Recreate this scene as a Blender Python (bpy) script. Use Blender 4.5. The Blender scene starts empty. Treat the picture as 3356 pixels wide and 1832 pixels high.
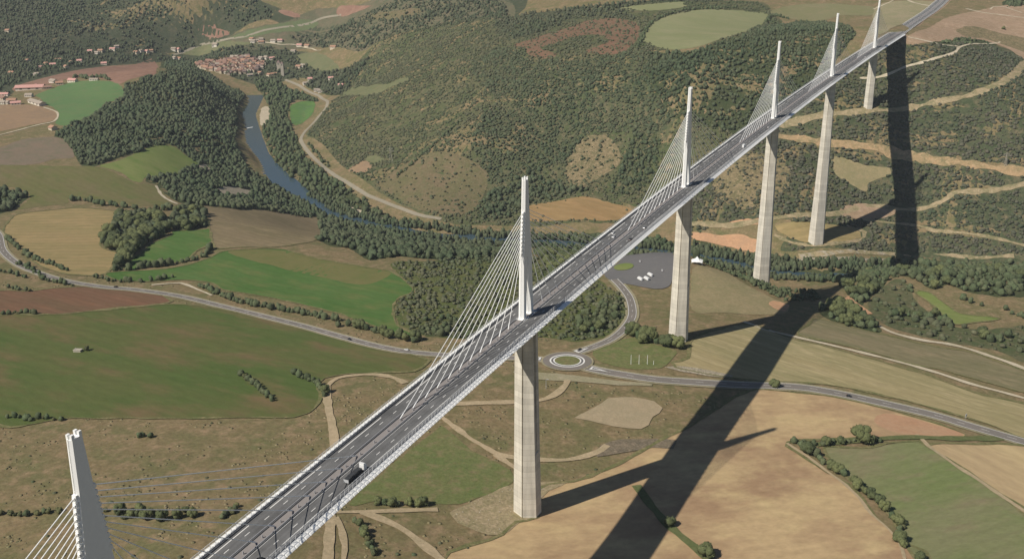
# Multi-span cable-stayed viaduct over a river valley, seen from the air.  Blender 4.5, everything built in code.
import bpy, bmesh, math, random
import numpy as np
from mathutils import Vector, Matrix
from mathutils.geometry import delaunay_2d_cdt

scene = bpy.context.scene
rng = np.random.default_rng(7)
random.seed(7)

# ------------------------------------------------------------------ camera
CAM = np.array([236.655, -204.612, 245.344])
YAW, PITCH, ROLL = -0.419625, -0.371881, -0.012358
cd = bpy.data.cameras.new('camera'); cam = bpy.data.objects.new('camera', cd)
scene.collection.objects.link(cam); scene.camera = cam
cy, sy, cp, sp = math.cos(YAW), math.sin(YAW), math.cos(PITCH), math.sin(PITCH)
fwd = Vector((sy*cp, cy*cp, sp)); rt = Vector((cy, -sy, 0)); upv = rt.cross(fwd)
rt, upv = math.cos(ROLL)*rt + math.sin(ROLL)*upv, -math.sin(ROLL)*rt + math.cos(ROLL)*upv
M = Matrix((rt, upv, -fwd)).transposed().to_4x4(); M.translation = Vector(CAM)
cam.matrix_world = M
cd.sensor_fit = 'HORIZONTAL'; cd.sensor_width = 36.0; cd.lens = 36.0*3484.7/3356.0
cd.clip_start = 1.0; cd.clip_end = 20000.0

# ------------------------------------------------------------------ world, sun, exposure
SUN_AZ, SUN_EL = math.radians(211.0), math.radians(45.6)      # direction towards the sun, from +Y to +X
world = bpy.data.worlds.new('World'); scene.world = world; world.use_nodes = True
nt = world.node_tree; bg = nt.nodes['Background']
sky = nt.nodes.new('ShaderNodeTexSky'); sky.sky_type = 'NISHITA'; sky.sun_disc = False
sky.sun_elevation = SUN_EL; sky.sun_rotation = SUN_AZ; sky.air_density = 1.0; sky.dust_density = 0.3; sky.ozone_density = 4.0
nt.links.new(sky.outputs[0], bg.inputs[0]); bg.inputs[1].default_value = 0.05
sd_ = bpy.data.lights.new('sun', 'SUN'); sd_.energy = 5.0; sd_.angle = math.radians(0.5); sd_.color = (1.0, 0.93, 0.82)
sun = bpy.data.objects.new('sun', sd_); scene.collection.objects.link(sun)
to_sun = Vector((math.sin(SUN_AZ)*math.cos(SUN_EL), math.cos(SUN_AZ)*math.cos(SUN_EL), math.sin(SUN_EL)))
sun.rotation_euler = to_sun.to_track_quat('Z', 'Y').to_euler()
sun.location = (0, 0, 900)
scene.view_settings.view_transform = 'Standard'; scene.view_settings.look = 'None'
scene.view_settings.exposure = -0.03; scene.view_settings.gamma = 1.0
scene.view_settings.use_curve_mapping = False

# ------------------------------------------------------------------ surveyed ground data (metres, x east, y along the viaduct)
CTRL=[(61.9,1710,-149.4),(39.6,1368,-289.7),(22.3,1026,-255.7),(9.9,684,-168.7),(2.5,342,-150.8),(0,0,-116.1),(0,-342,-80),(300,-200,-110),(-300,-200,-115),(-600,-100,-130),(-1000,100,-150),(600,0,-130),(900,400,-160),(74,332.7,-153.1),(75.6,397.5,-156.8),(77.6,473.8,-161),(80.1,550.8,-165.9),(84.3,645.8,-173.3),(86.2,706.6,-176.2),(88.5,764.1,-179.4),(94.5,845.4,-189.3),(100.5,915.4,-199.2),(110.7,1005.1,-216.5),(170.9,1411.5,-317.7),(162.3,1450.8,-296.6),(151.8,1523.3,-267.8),(138.7,1587.6,-233.8),(120.4,1663,-186.2),(110.7,1721.4,-158.3),(100.7,1781.2,-128.7),(90.2,1842.3,-97.5),(80,1935,-59.5),(110,2050,-60.5),(140,2200,-61),(-1532.9,2093.2,-319),(-1407.2,1883.4,-319),(-1267.6,1717.1,-319),(-1144.3,1575.1,-319),(-1016.3,1459.7,-319),(-879.5,1354.6,-319),(-753.2,1277.4,-319),(-621.6,1253.6,-319),(-477.6,1259.3,-319),(-349.7,1285.7,-319),(-223.4,1304.3,-319),(-98,1306.6,-319),(-3.9,1284.6,-319),(110,1310,-319),(300,1345,-319),(600,1320,-319),(1000,1250,-319),(-261.5,156.6,-136),(-164.9,185.4,-128),(-80.8,223.9,-130),(-23.3,263.1,-140),(-374.1,255.3,-148),(-212.3,319.3,-146),(-108.3,364.5,-147),(-482.6,350.2,-160),(-324.5,411.5,-158),(-192.3,446.8,-156),(-92.4,462.3,-154),(-688.6,531.6,-178),(-414.6,519.7,-172),(-257.1,550.9,-170),(-65.3,587,-163),(-215.8,672.6,-180),(-93,745,-180),(-96.3,889.8,-188),(-154.1,850.4,-192),(-316.2,727.4,-190),(-475.9,730.9,-196),(-686.5,702.5,-196),(-869.7,690.6,-196),(-864.5,782.4,-203),(-674.7,915.1,-215),(-497.2,936.6,-222),(-286.1,983.4,-226),(-1030.2,983.4,-215),(-885.8,1040.8,-228),(-1060.2,1176.2,-228),(-1276.5,1138.7,-218),(-1428.5,1189.8,-214),(-1176.2,963,-212),(-1277.3,1446.5,-226),(-1259.1,1315.9,-220),(-1383.9,1697.5,-242),(-1183.2,1497,-262),(-1585.1,1845.9,-212),(-1506.9,1850.3,-232),(-1551.6,1524.8,-212),(-1702.9,1730,-214),(-1642.3,1445.8,-212),(-1561.7,1310.2,-212),(-1660,1818.4,-212),(-2112.4,1930.7,-248),(-2011.6,1709,-240),(-2137.3,2256.9,-256),(-1668.9,2300.5,-288),(-1824.3,2322,-272),(-1550.8,2267.8,-292),(-1660.2,2428.8,-262),(-1637.1,2567.6,-222),(-2009.2,2466.2,-238),(-2208.6,2346.3,-195),(-2506.1,2167,-185),(-2684.1,2337.6,-140),(-2304.9,2461.5,-140),(-2027.1,2506.9,-135),(-1691.7,2661.8,-140),(-1329.9,2525.9,-112),(-926.2,2403.7,-84),(-1233.7,1981.5,-296),(-1086.8,1676.9,-303),(-806.6,1432.5,-298),(-578,1314.3,-302),(-1183.6,2050.7,-276),(-1308.8,2259.7,-238),(-841.1,1647.6,-258),(-1006.9,1944.6,-216),(-1193.4,2277.6,-182),(-634.6,1424.8,-278),(-603.3,1527.5,-226),(-717.1,1769,-166),(-482.8,1433.2,-286),(-691.8,1917,-122),(-522.7,1620.7,-202),(-346.5,1366.5,-297),(-375.9,1544.4,-246),(-441.6,1723.8,-140),(-618,2084.4,-90),(-395.4,1958.9,-88),(-291.1,2041.4,-78),(-605.9,2182.3,-66),(-339.6,2236.7,-62),(-151.4,2183.3,-82),(-135.4,2338.9,-66),(-68.1,2181.1,-78),(-920.1,2196.2,-118),(-323.3,1607.8,-205),(-244.5,1476.8,-272),(-262.5,1645,-150),(167.9,2154.4,-64),(298.3,2291.7,-76),(156.7,2384.8,-60),(297,2527.4,-58),(246.5,2102.9,-92),(-6.9,2347.4,-62),(139.9,1067.3,-222),(192.2,1097.2,-222),(258.7,1132.7,-225),(312.4,1154.1,-228),(201.4,947.9,-203),(262,918.2,-200),(308.3,863.6,-196),(306.3,719.7,-188),(213.6,762.9,-186),(303.9,562.7,-178),(230.5,521.5,-172),(301.8,442.2,-168),(215.4,393.8,-160),(-45.6,982.3,-197),(8.5,932.7,-193),(-9.3,821.7,-183),(42.5,778.4,-180),(201.1,1718.4,-164.3),(216,1585,-231.7),(237.2,1498.2,-276.2),(306.5,1629.1,-214.2),(295.2,1783.9,-136.3),(-139.3,1589.5,-199.2),(-113.8,1488.6,-240.6),(-135.3,1397.8,-281.1),(-47.7,1634.9,-180.6),(-3800,1500,-60),(-3800,3000,60),(-3000,4200,120),(-1500,4500,120),(0,4500,60),(1500,3500,0),(2000,2000,-60),(1600,1400,-200),(-2800,600,-120),(-2000,200,-130),(1500,600,-170)]
FIELDS=[('far dry fields','drylandfar',[(-1911.3,2454.6),(-1767.8,2549.4),(-1653.9,2645.7),(-1382.7,2620.2),(-993.3,2476),(-807.5,2159.2),(-972.7,2259.6),(-1140.4,2291.9),(-1273.6,2308.9),(-1335.7,2305.2),(-1515.7,2422.6),(-1644.6,2447.4),(-1767,2418.9)]),('bright round meadow','lush',[(-1651.4,1487.2),(-1677.7,1569.6),(-1680.8,1628.7),(-1632.1,1637.2),(-1565.8,1630.1),(-1513,1601.5),(-1463.9,1555.2),(-1449.3,1523.1),(-1439.5,1466.3),(-1393.9,1414.6),(-1384.5,1375.8),(-1365.9,1311.1),(-1369.3,1287.4),(-1398.8,1296.5),(-1454.5,1358.2),(-1515.9,1404.1),(-1551.3,1420.5),(-1619.8,1468.1)]),('long red brown field','redfar',[(-1793.8,1551.2),(-1859.3,1652.7),(-1938.1,1808.7),(-2006,1964.8),(-2039.4,2095.8),(-2034.1,2193.8),(-2015.6,2272.1),(-1566.1,1775.1),(-1540.4,1709.9),(-1543.7,1661.3),(-1537.8,1620.6),(-1573.7,1634.3),(-1654.8,1668.9),(-1753,1707.8),(-1770.5,1691.3),(-1740.7,1622.2),(-1744.8,1586.6),(-1733,1518.6)]),('tan field','tanfar',[(-1634.1,1355.1),(-1599.4,1402.4),(-1534.8,1397.6),(-1469.3,1365.8),(-1429.6,1330.3),(-1420.7,1304.5),(-1436.1,1259.8),(-1469.4,1208.3)]),('grey brown field','greybrown',[(-1341.1,1093.4),(-1364.2,1176.4),(-1345.6,1205.3),(-1312.8,1221),(-1237.7,1174.5),(-1179.5,1119.6),(-1199.5,1100.6),(-1204.6,1056.5),(-1259.6,1021.3)]),('olive field','olive',[(-1265.2,1018.2),(-1153.5,1064.4),(-1097.7,1087.1),(-1033.8,1072.8),(-977.8,1047.3),(-943.5,1057.8),(-874.2,1001),(-844.4,983.9),(-848.5,954.9),(-877.1,929.2),(-937.4,929.3),(-975.9,929),(-987.7,917.4),(-965.4,895.5),(-988.2,858.3),(-1001.9,838.8),(-1037.1,892.8),(-1083.6,924.7),(-1182.5,945.6)]),('lime meadow','lime',[(-1097.7,1096.2),(-1099.9,1144.5),(-1133.5,1228.7),(-1157.1,1282),(-1157.9,1325.1),(-1145.3,1338.8),(-1115.2,1327.8),(-1068.8,1307.2),(-1033.2,1223.5),(-1002.7,1168.1),(-996.7,1092.4),(-979.9,1067.6),(-988.1,1055.9),(-1034.3,1082.6),(-1063.2,1089.8)]),('tan loop field','tanloop',[(-935.7,755.4),(-974.6,806),(-975.6,829.9),(-953.8,857.1),(-928.9,882.1),(-871.1,891.5),(-850.1,876.9),(-826.8,847.1),(-801.1,812.5),(-783,777),(-764.4,750.9),(-739.2,736.1),(-718.9,732.8),(-703.6,721),(-681.6,686.8),(-668.7,667),(-665.4,649.1),(-690.4,635.9),(-713.5,636.6),(-755.9,647.3),(-807.3,674.8),(-861.6,703.8),(-900.5,728.2)]),('fallow field','fallow',[(-818.8,1006.3),(-799.4,1027.3),(-808.4,1150.5),(-769.6,1242.4),(-561.3,951.8),(-552.2,851.7),(-597.8,816.6),(-617.1,799.3),(-643.2,821.3),(-687.4,870.5),(-747.9,938.3)]),('small green field','green',[(-692.2,745.2),(-707.4,783.5),(-712,823.6),(-724.6,840.8),(-699.1,863.2),(-694.1,876),(-651.7,831.9),(-636.9,803.1),(-633.1,778.2),(-618.2,740.9),(-625.1,725.3),(-638.9,706.7),(-648.1,683.6),(-667.6,693.6)]),('middle green field','green',[(-664.1,654.9),(-656.2,670.5),(-612.5,708.1),(-599.6,756.8),(-602,778.6),(-598,800.6),(-549.9,833.8),(-522.5,828.9),(-479.5,817.4),(-437.1,813.6),(-382.7,805.8),(-365.5,801.4),(-308,748.3),(-307.2,711.6),(-286.4,667.2),(-259,630),(-234.1,611.8),(-219.3,599.9),(-229.5,598.9),(-275.3,616.8),(-337.7,642),(-396.3,656),(-453.5,663.6),(-503.1,665.5),(-532.1,680.9),(-571.1,673.5),(-593.2,653.2),(-629.3,642.2)]),('yellowed field end','dryolive',[(-597.9,796.5),(-546.4,828.9),(-481.6,820.5),(-439.1,816.7),(-382.7,805.8),(-364.6,798),(-360.7,768.8),(-368.4,746.8),(-392.9,744),(-424.9,752.1),(-474.1,759.6),(-508.7,768.4),(-556.6,778.1)]),('red ploughed field','red',[(-717.2,541.2),(-681.3,565.1),(-668.4,584.1),(-647.6,601.5),(-605.9,617.7),(-573.2,623),(-529.6,611.1),(-522,598.3),(-534.9,580.9),(-554.2,563.1),(-569.7,542.2),(-585.1,521.9),(-608.6,510),(-628,502.7),(-652.9,485.6)]),('great green field','greatgreen',[(-641.4,475.7),(-605.7,507.2),(-568.7,540.8),(-542.7,569.5),(-516.3,595.7),(-485.4,604.6),(-414.3,600.3),(-361.5,594.5),(-292,577.6),(-220,559.6),(-179.5,545.6),(-176.8,533.2),(-179.2,516),(-197.2,506.2),(-230.7,489.2),(-241.8,474.3),(-238.7,457.1),(-225.7,443),(-214.8,424.4),(-210.7,406.1),(-216.9,393.6),(-256.4,376),(-313.6,351.8),(-378.2,326.4),(-441.6,303)]),('pasture by the viaduct','pasture',[(-105.6,337.8),(-103.6,425),(-92.1,418),(-70.3,400.6),(-29.9,385.7),(-22.5,371.3),(-27.6,354),(-41.2,327.2),(-62.5,315.5),(-86.1,304.9),(-100.6,287.6)]),('stubble field','stubble',[(-3.4,265.8),(-1.7,307.5),(0.5,327.6),(10.1,339.1),(-3.2,374.1),(13.6,394.2),(30.4,421.6),(47.9,471),(67.8,523.1),(90.8,606.7),(114.6,622.3),(158.9,635.3),(207.2,632.8),(262.9,616),(225.6,592.5),(183.6,564.1),(137.6,529.4),(148.9,515.4),(172.3,494.1),(193.4,479.8),(210.2,446.1),(224.7,425.6),(232.1,392.8)]),('reddish field corner','stubblered',[(201.6,625.5),(232.5,625),(261.4,615.9),(225.5,594),(204.5,594.5),(194.2,606.3)]),('green field','meadow',[(163.5,535.9),(190.2,549.5),(208,567.5),(229.2,584.8),(236.4,578.9),(251.5,563),(279.6,533.1),(313.2,495.8),(311.4,438.2),(246.4,401.9),(231.7,419.8),(227.3,434),(212.8,465.1),(192.6,487.5),(175.9,509.5),(167.2,523.4)]),('straw field','straw',[(237.2,581.8),(269.2,602.4),(293.1,614.4),(316.5,608.8),(313.3,499.8),(279.5,535.3),(251.4,565.4)]),('dry grass field','drygrass',[(21.4,687.5),(34.4,727.6),(57.9,761.7),(102.9,747.1),(136.6,745.1),(175.3,737.6),(226.3,726.3),(266.6,707.6),(316.7,699.3),(315.2,636.6),(277.1,646.9),(237,655.6),(204.9,659.8),(155.7,658.7),(120.3,647.3),(76.1,627.2),(25.1,619.2),(19,627.9),(28.7,645.8)]),('grey green field','greygreen',[(113.8,824.3),(133.4,824.9),(153.5,818.5),(180.6,813.1),(228.9,805),(258.3,808.2),(281.8,796),(318.5,773.1),(317.5,731.5),(275.7,737),(243.3,744.2),(214.9,744.6),(184.8,752),(147.9,759.2),(108.2,760.1),(110.5,794.2)]),('small lime field','lime',[(199.3,977.5),(212.8,981.9),(235.1,947.3),(249.1,926.6),(274.7,928.1),(287.5,924.9),(262.6,901.4),(241.5,886.7),(229.9,918.7),(214.7,953.2)]),('dry slope','dryslope',[(-21.8,929.1),(-1.6,928.4),(26.4,897.4),(42.6,882.7),(66.2,864.6),(81.8,854.6),(82.3,821),(52.1,795.7),(26.4,789),(-1.2,779.4),(-34.3,905.4)]),('lawn','pasture',[(-52.4,619.2),(-45.8,644.2),(-27,669.3),(-8.9,660.3),(14.5,657.1),(17.4,633.8),(11,605.8),(-17.9,594.6),(-37.9,599.5)]),('brown terrace','brownterr',[(-440.3,1391.4),(-394.9,1418.3),(-358.2,1436.1),(-316.2,1430.5),(-278.9,1423.9),(-262,1408.3),(-275.8,1381.8),(-315.3,1363.1),(-379.4,1348.2),(-426.2,1346)]),('orange earth slope','orange',[(-103.1,1387.8),(-87,1398.6),(-50.3,1402),(-48,1392.1),(-98.1,1384.7)]),('plateau field','plateau',[(-424.2,1960.9),(-439.2,2059.9),(-419.6,2129.4),(-374.4,2194.9),(-294.1,2237),(-223.8,2243.5),(-211.4,2140.1),(-210.1,1973.3),(-249.7,1871.6),(-277.4,1828.3),(-322.4,1821.4),(-363,1850.7),(-401.4,1901)]),('upper plateau field','plateau2',[(-222.6,2259.5),(-189.2,2340.2),(-115.3,2378.6),(-52.2,2367.2),(-6.9,2347.5),(-4.8,2258.6),(-64.5,2272),(-106.2,2214.8),(-159,2225.7),(-194.4,2229.1)]),('far pale field','plateau',[(-546.2,2176.9),(-484.2,2220.9),(-419.4,2257.6),(-406.8,2212.7),(-467.6,2167)]),('red eroded field','redfar2',[(-710.8,1938.8),(-684.2,1965),(-642.5,2024.7),(-613.2,2071.7),(-595.7,2101.3),(-531.9,2106.9),(-472.4,2065.6),(-446.3,2011.8),(-424.3,1923.3),(-419,1847.1),(-434,1817.7),(-469.5,1824.5),(-508.2,1849.6),(-483.8,1914),(-532.3,1976.7),(-580.7,1961.1),(-600.5,1918.5),(-622.5,1883.5),(-568.7,1838.3),(-578.8,1819.9),(-633.6,1845.4),(-663.6,1894.7)]),('far brown field','redfar',[(-2016.9,2474.9),(-1969.7,2494),(-1953.2,2490.5),(-1993.7,2475.4)]),('far brown field','redfar',[(-2005.1,2469.4),(-1947.3,2488.9),(-1901.9,2479.8),(-1975.7,2461.3)]),('far brown field','redfar',[(-1787.7,2583.9),(-1772.8,2598.8),(-1717.4,2601.6),(-1733.4,2588.5)]),('far green strip','greenfar',[(-1889.8,2469.1),(-1799.2,2525.2),(-1700.2,2596.5),(-1651.6,2594.5),(-1714.4,2541.7),(-1818,2479.8)]),('grey green strip','olivefar',[(-2056.6,2321.5),(-1996.3,2446.5),(-1876,2456.2),(-1794.8,2446),(-1879.3,2425.5),(-2013.9,2402.5)]),('riverside meadow','lush2',[(-1349.7,1999.8),(-1351.9,2051),(-1311.2,2045.4),(-1233.2,1922.8),(-1208.1,1845.5),(-1223.6,1823.9),(-1297.3,1918.7)]),('tan terrace plot','tanfar',[(-862.3,1485.9),(-854,1530),(-806.7,1486.5),(-805.9,1450.3)]),('olive terrace plot','olivefar',[(-855.4,1542.5),(-832.7,1545.8),(-792.4,1507.9),(-806.9,1489.3)]),('hillside pasture','dryhill',[(-749.4,1415.6),(-728.7,1462.2),(-699.9,1487.6),(-660.5,1492.7),(-596.6,1478.6),(-552.6,1460.6),(-533.8,1411),(-525.2,1344.3),(-553,1309.4),(-611.9,1320.4),(-681.7,1361.4),(-744.6,1399.8)]),('hillside meadow','olivefar',[(-1246.7,2074.9),(-1198,2093.7),(-1040.3,1945.4),(-975.2,1926.2),(-952,1896.9),(-1021.1,1893.7),(-1133.7,1957.4)]),('village meadow','olivefar',[(-1598.5,2387.6),(-1565,2407.3),(-1486.1,2356.8),(-1403.4,2289.4),(-1355.9,2240.6),(-1408.2,2248),(-1512.6,2306.7)]),('rocky scree','scree',[(-419.2,1499.5),(-424.9,1573.7),(-403.9,1599.9),(-362.4,1590.8),(-331.2,1548.5),(-346.2,1507.3),(-376.5,1469.5)]),('bare earth','barered',[(101.9,1949.3),(127.8,2072.8),(176.6,2304.9),(317.6,2506.4),(318.4,2021.5),(268.8,2085.2),(231.6,2100.3),(202.7,2070.4),(163.6,1970.8),(112.9,1901.3),(94.1,1910.2)]),('dry plateau grass','plateau3',[(-4.3,2325.9),(28,2419.6),(94.5,2442.2),(130.8,2404.9),(100.3,2250.1),(76.1,2064.3),(55.2,1936),(34.6,1977.5)]),('gravel yard','gravel',[(-19.3,484.3),(-14.1,500.3),(-8.8,516.8),(-7.7,530),(11.1,542),(27.6,543.1),(37.7,535.2),(35.9,515.4),(37.1,500.6),(32.7,490.6),(13.3,484.6),(-8.5,485.1)]),('stony ground','stony',[(-40.9,313.2),(-33.8,336),(-21.9,367.6),(-4.9,381.4),(11.3,390.4),(4.5,372.8),(4.6,353.5),(10.3,339.8),(2.6,329.4),(-1.1,306.4),(-17.9,303),(-30.6,304.2)]),('pier platform','tanloop',[(-26.9,1389.1),(20.1,1407.3),(48.5,1419.2),(76.5,1435.3),(96.9,1435.3),(98.8,1422.9),(73.9,1388.9),(38.6,1362.2),(8.6,1364),(-20.4,1378)]),('gravel beach','beach',[(-1324.1,1832.7),(-1388.8,1925),(-1407.7,1967.9),(-1394.7,1966.3),(-1330.2,1882.3),(-1280.5,1798.6),(-1286.5,1786.6)]),('brown patch','redfar',[(-1611.5,2654.5),(-1550.5,2649),(-1468,2605.6),(-1500.8,2604.9),(-1590.8,2618.6)]),('brown patch','dryhill',[(-1422,2511.8),(-1284.6,2443.2),(-1218.1,2430.4),(-1184.1,2397.5),(-1209.2,2382.3),(-1328.4,2427.9)]),('pale rock outcrop','rock',[(-922.5,1163.6),(-952.5,1246.8),(-935.2,1289.4),(-901.1,1228.2),(-892.2,1150.6)]),('pale rock outcrop','rock',[(-1054.2,1278.3),(-1071.1,1331),(-1045.9,1310.6),(-1024.1,1257.5)]),('gravel bar','beach',[(-756.7,1322),(-714.2,1305.5),(-662.4,1282.1),(-659.3,1272.6),(-710.2,1292.1),(-751.3,1310.5)]),('pale stony bank','rock',[(16.6,614.9),(30.5,625.5),(50.9,629.7),(72.6,631.6),(73.1,625.1),(53.7,618.2),(33.6,614.1)]),('rubble heap','rubble',[(14.2,450.9),(24.5,466.3),(45.2,480),(62.1,486),(62.8,472.4),(49.4,466.2),(30.7,447.7),(17.2,433.7)]),('pale lay-by','verge',[(-99.6,557),(-77.8,553.1),(-52.4,559.1),(-16.1,564.5),(16.5,575.6),(17.9,571),(-15.5,555.7),(-47.5,546.3),(-73.3,538.7),(-97.9,544.5)]),('orange bank','orange',[(65.5,857.3),(81.8,854.6),(82.3,825.7),(72.4,830.9),(64.4,840.5)]),('orange cutting','orange',[(133.8,937),(150.1,903.4),(164.6,880.3),(159.3,873.5),(145.8,887),(134.5,906.7)]),('bulldozed earth','scree',[(174.5,2108.1),(205.7,2168.6),(251.2,2177),(318.4,2176),(318.9,2077.2),(275.8,2100.4),(231.1,2112.4),(194.8,2080.8)]),('orange earth bank','orange',[(-149.4,1363.8),(-113.2,1362.5),(-79.8,1370.2),(-56.7,1360),(-42.9,1352.9),(-40.3,1333.3),(-58.7,1334.7),(-98,1344.9),(-144.9,1347.8)]),('slope clearing','dryslope',[(24.3,1582.2),(39.5,1591.1),(74.7,1590.3),(117.9,1596.3),(122.1,1585.6),(90.2,1560.5),(89.3,1535.5),(63.4,1541.9),(37.2,1551.8)]),('pale river terrace','rock',[(22.2,1336.2),(59.9,1354.6),(103.9,1389.9),(149.7,1417.3),(150.5,1411.8),(105.4,1380.2),(61.9,1343.1),(25.7,1328.3)]),('bare bank','barered',[(58.3,1458.1),(64.3,1483.9),(91.8,1507.6),(116.2,1510.7),(140.2,1514.1),(137.7,1503.3),(116,1483.6),(82.6,1461.1)]),('bare brown slope','scree',[(-148.6,1471),(-127.2,1542.5),(-78,1560.5),(-31.9,1530.7),(-35,1454.4),(-91.1,1423.6)]),('car park','asphalt2',[(-131.8,950.8),(-218.8,1289.7),(-62.7,936),(-48,870.6),(-45.3,842),(-57.3,831.5),(-89.6,839.7),(-106.8,843.3),(-126.4,866.4),(-131,900.8)])]
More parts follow.
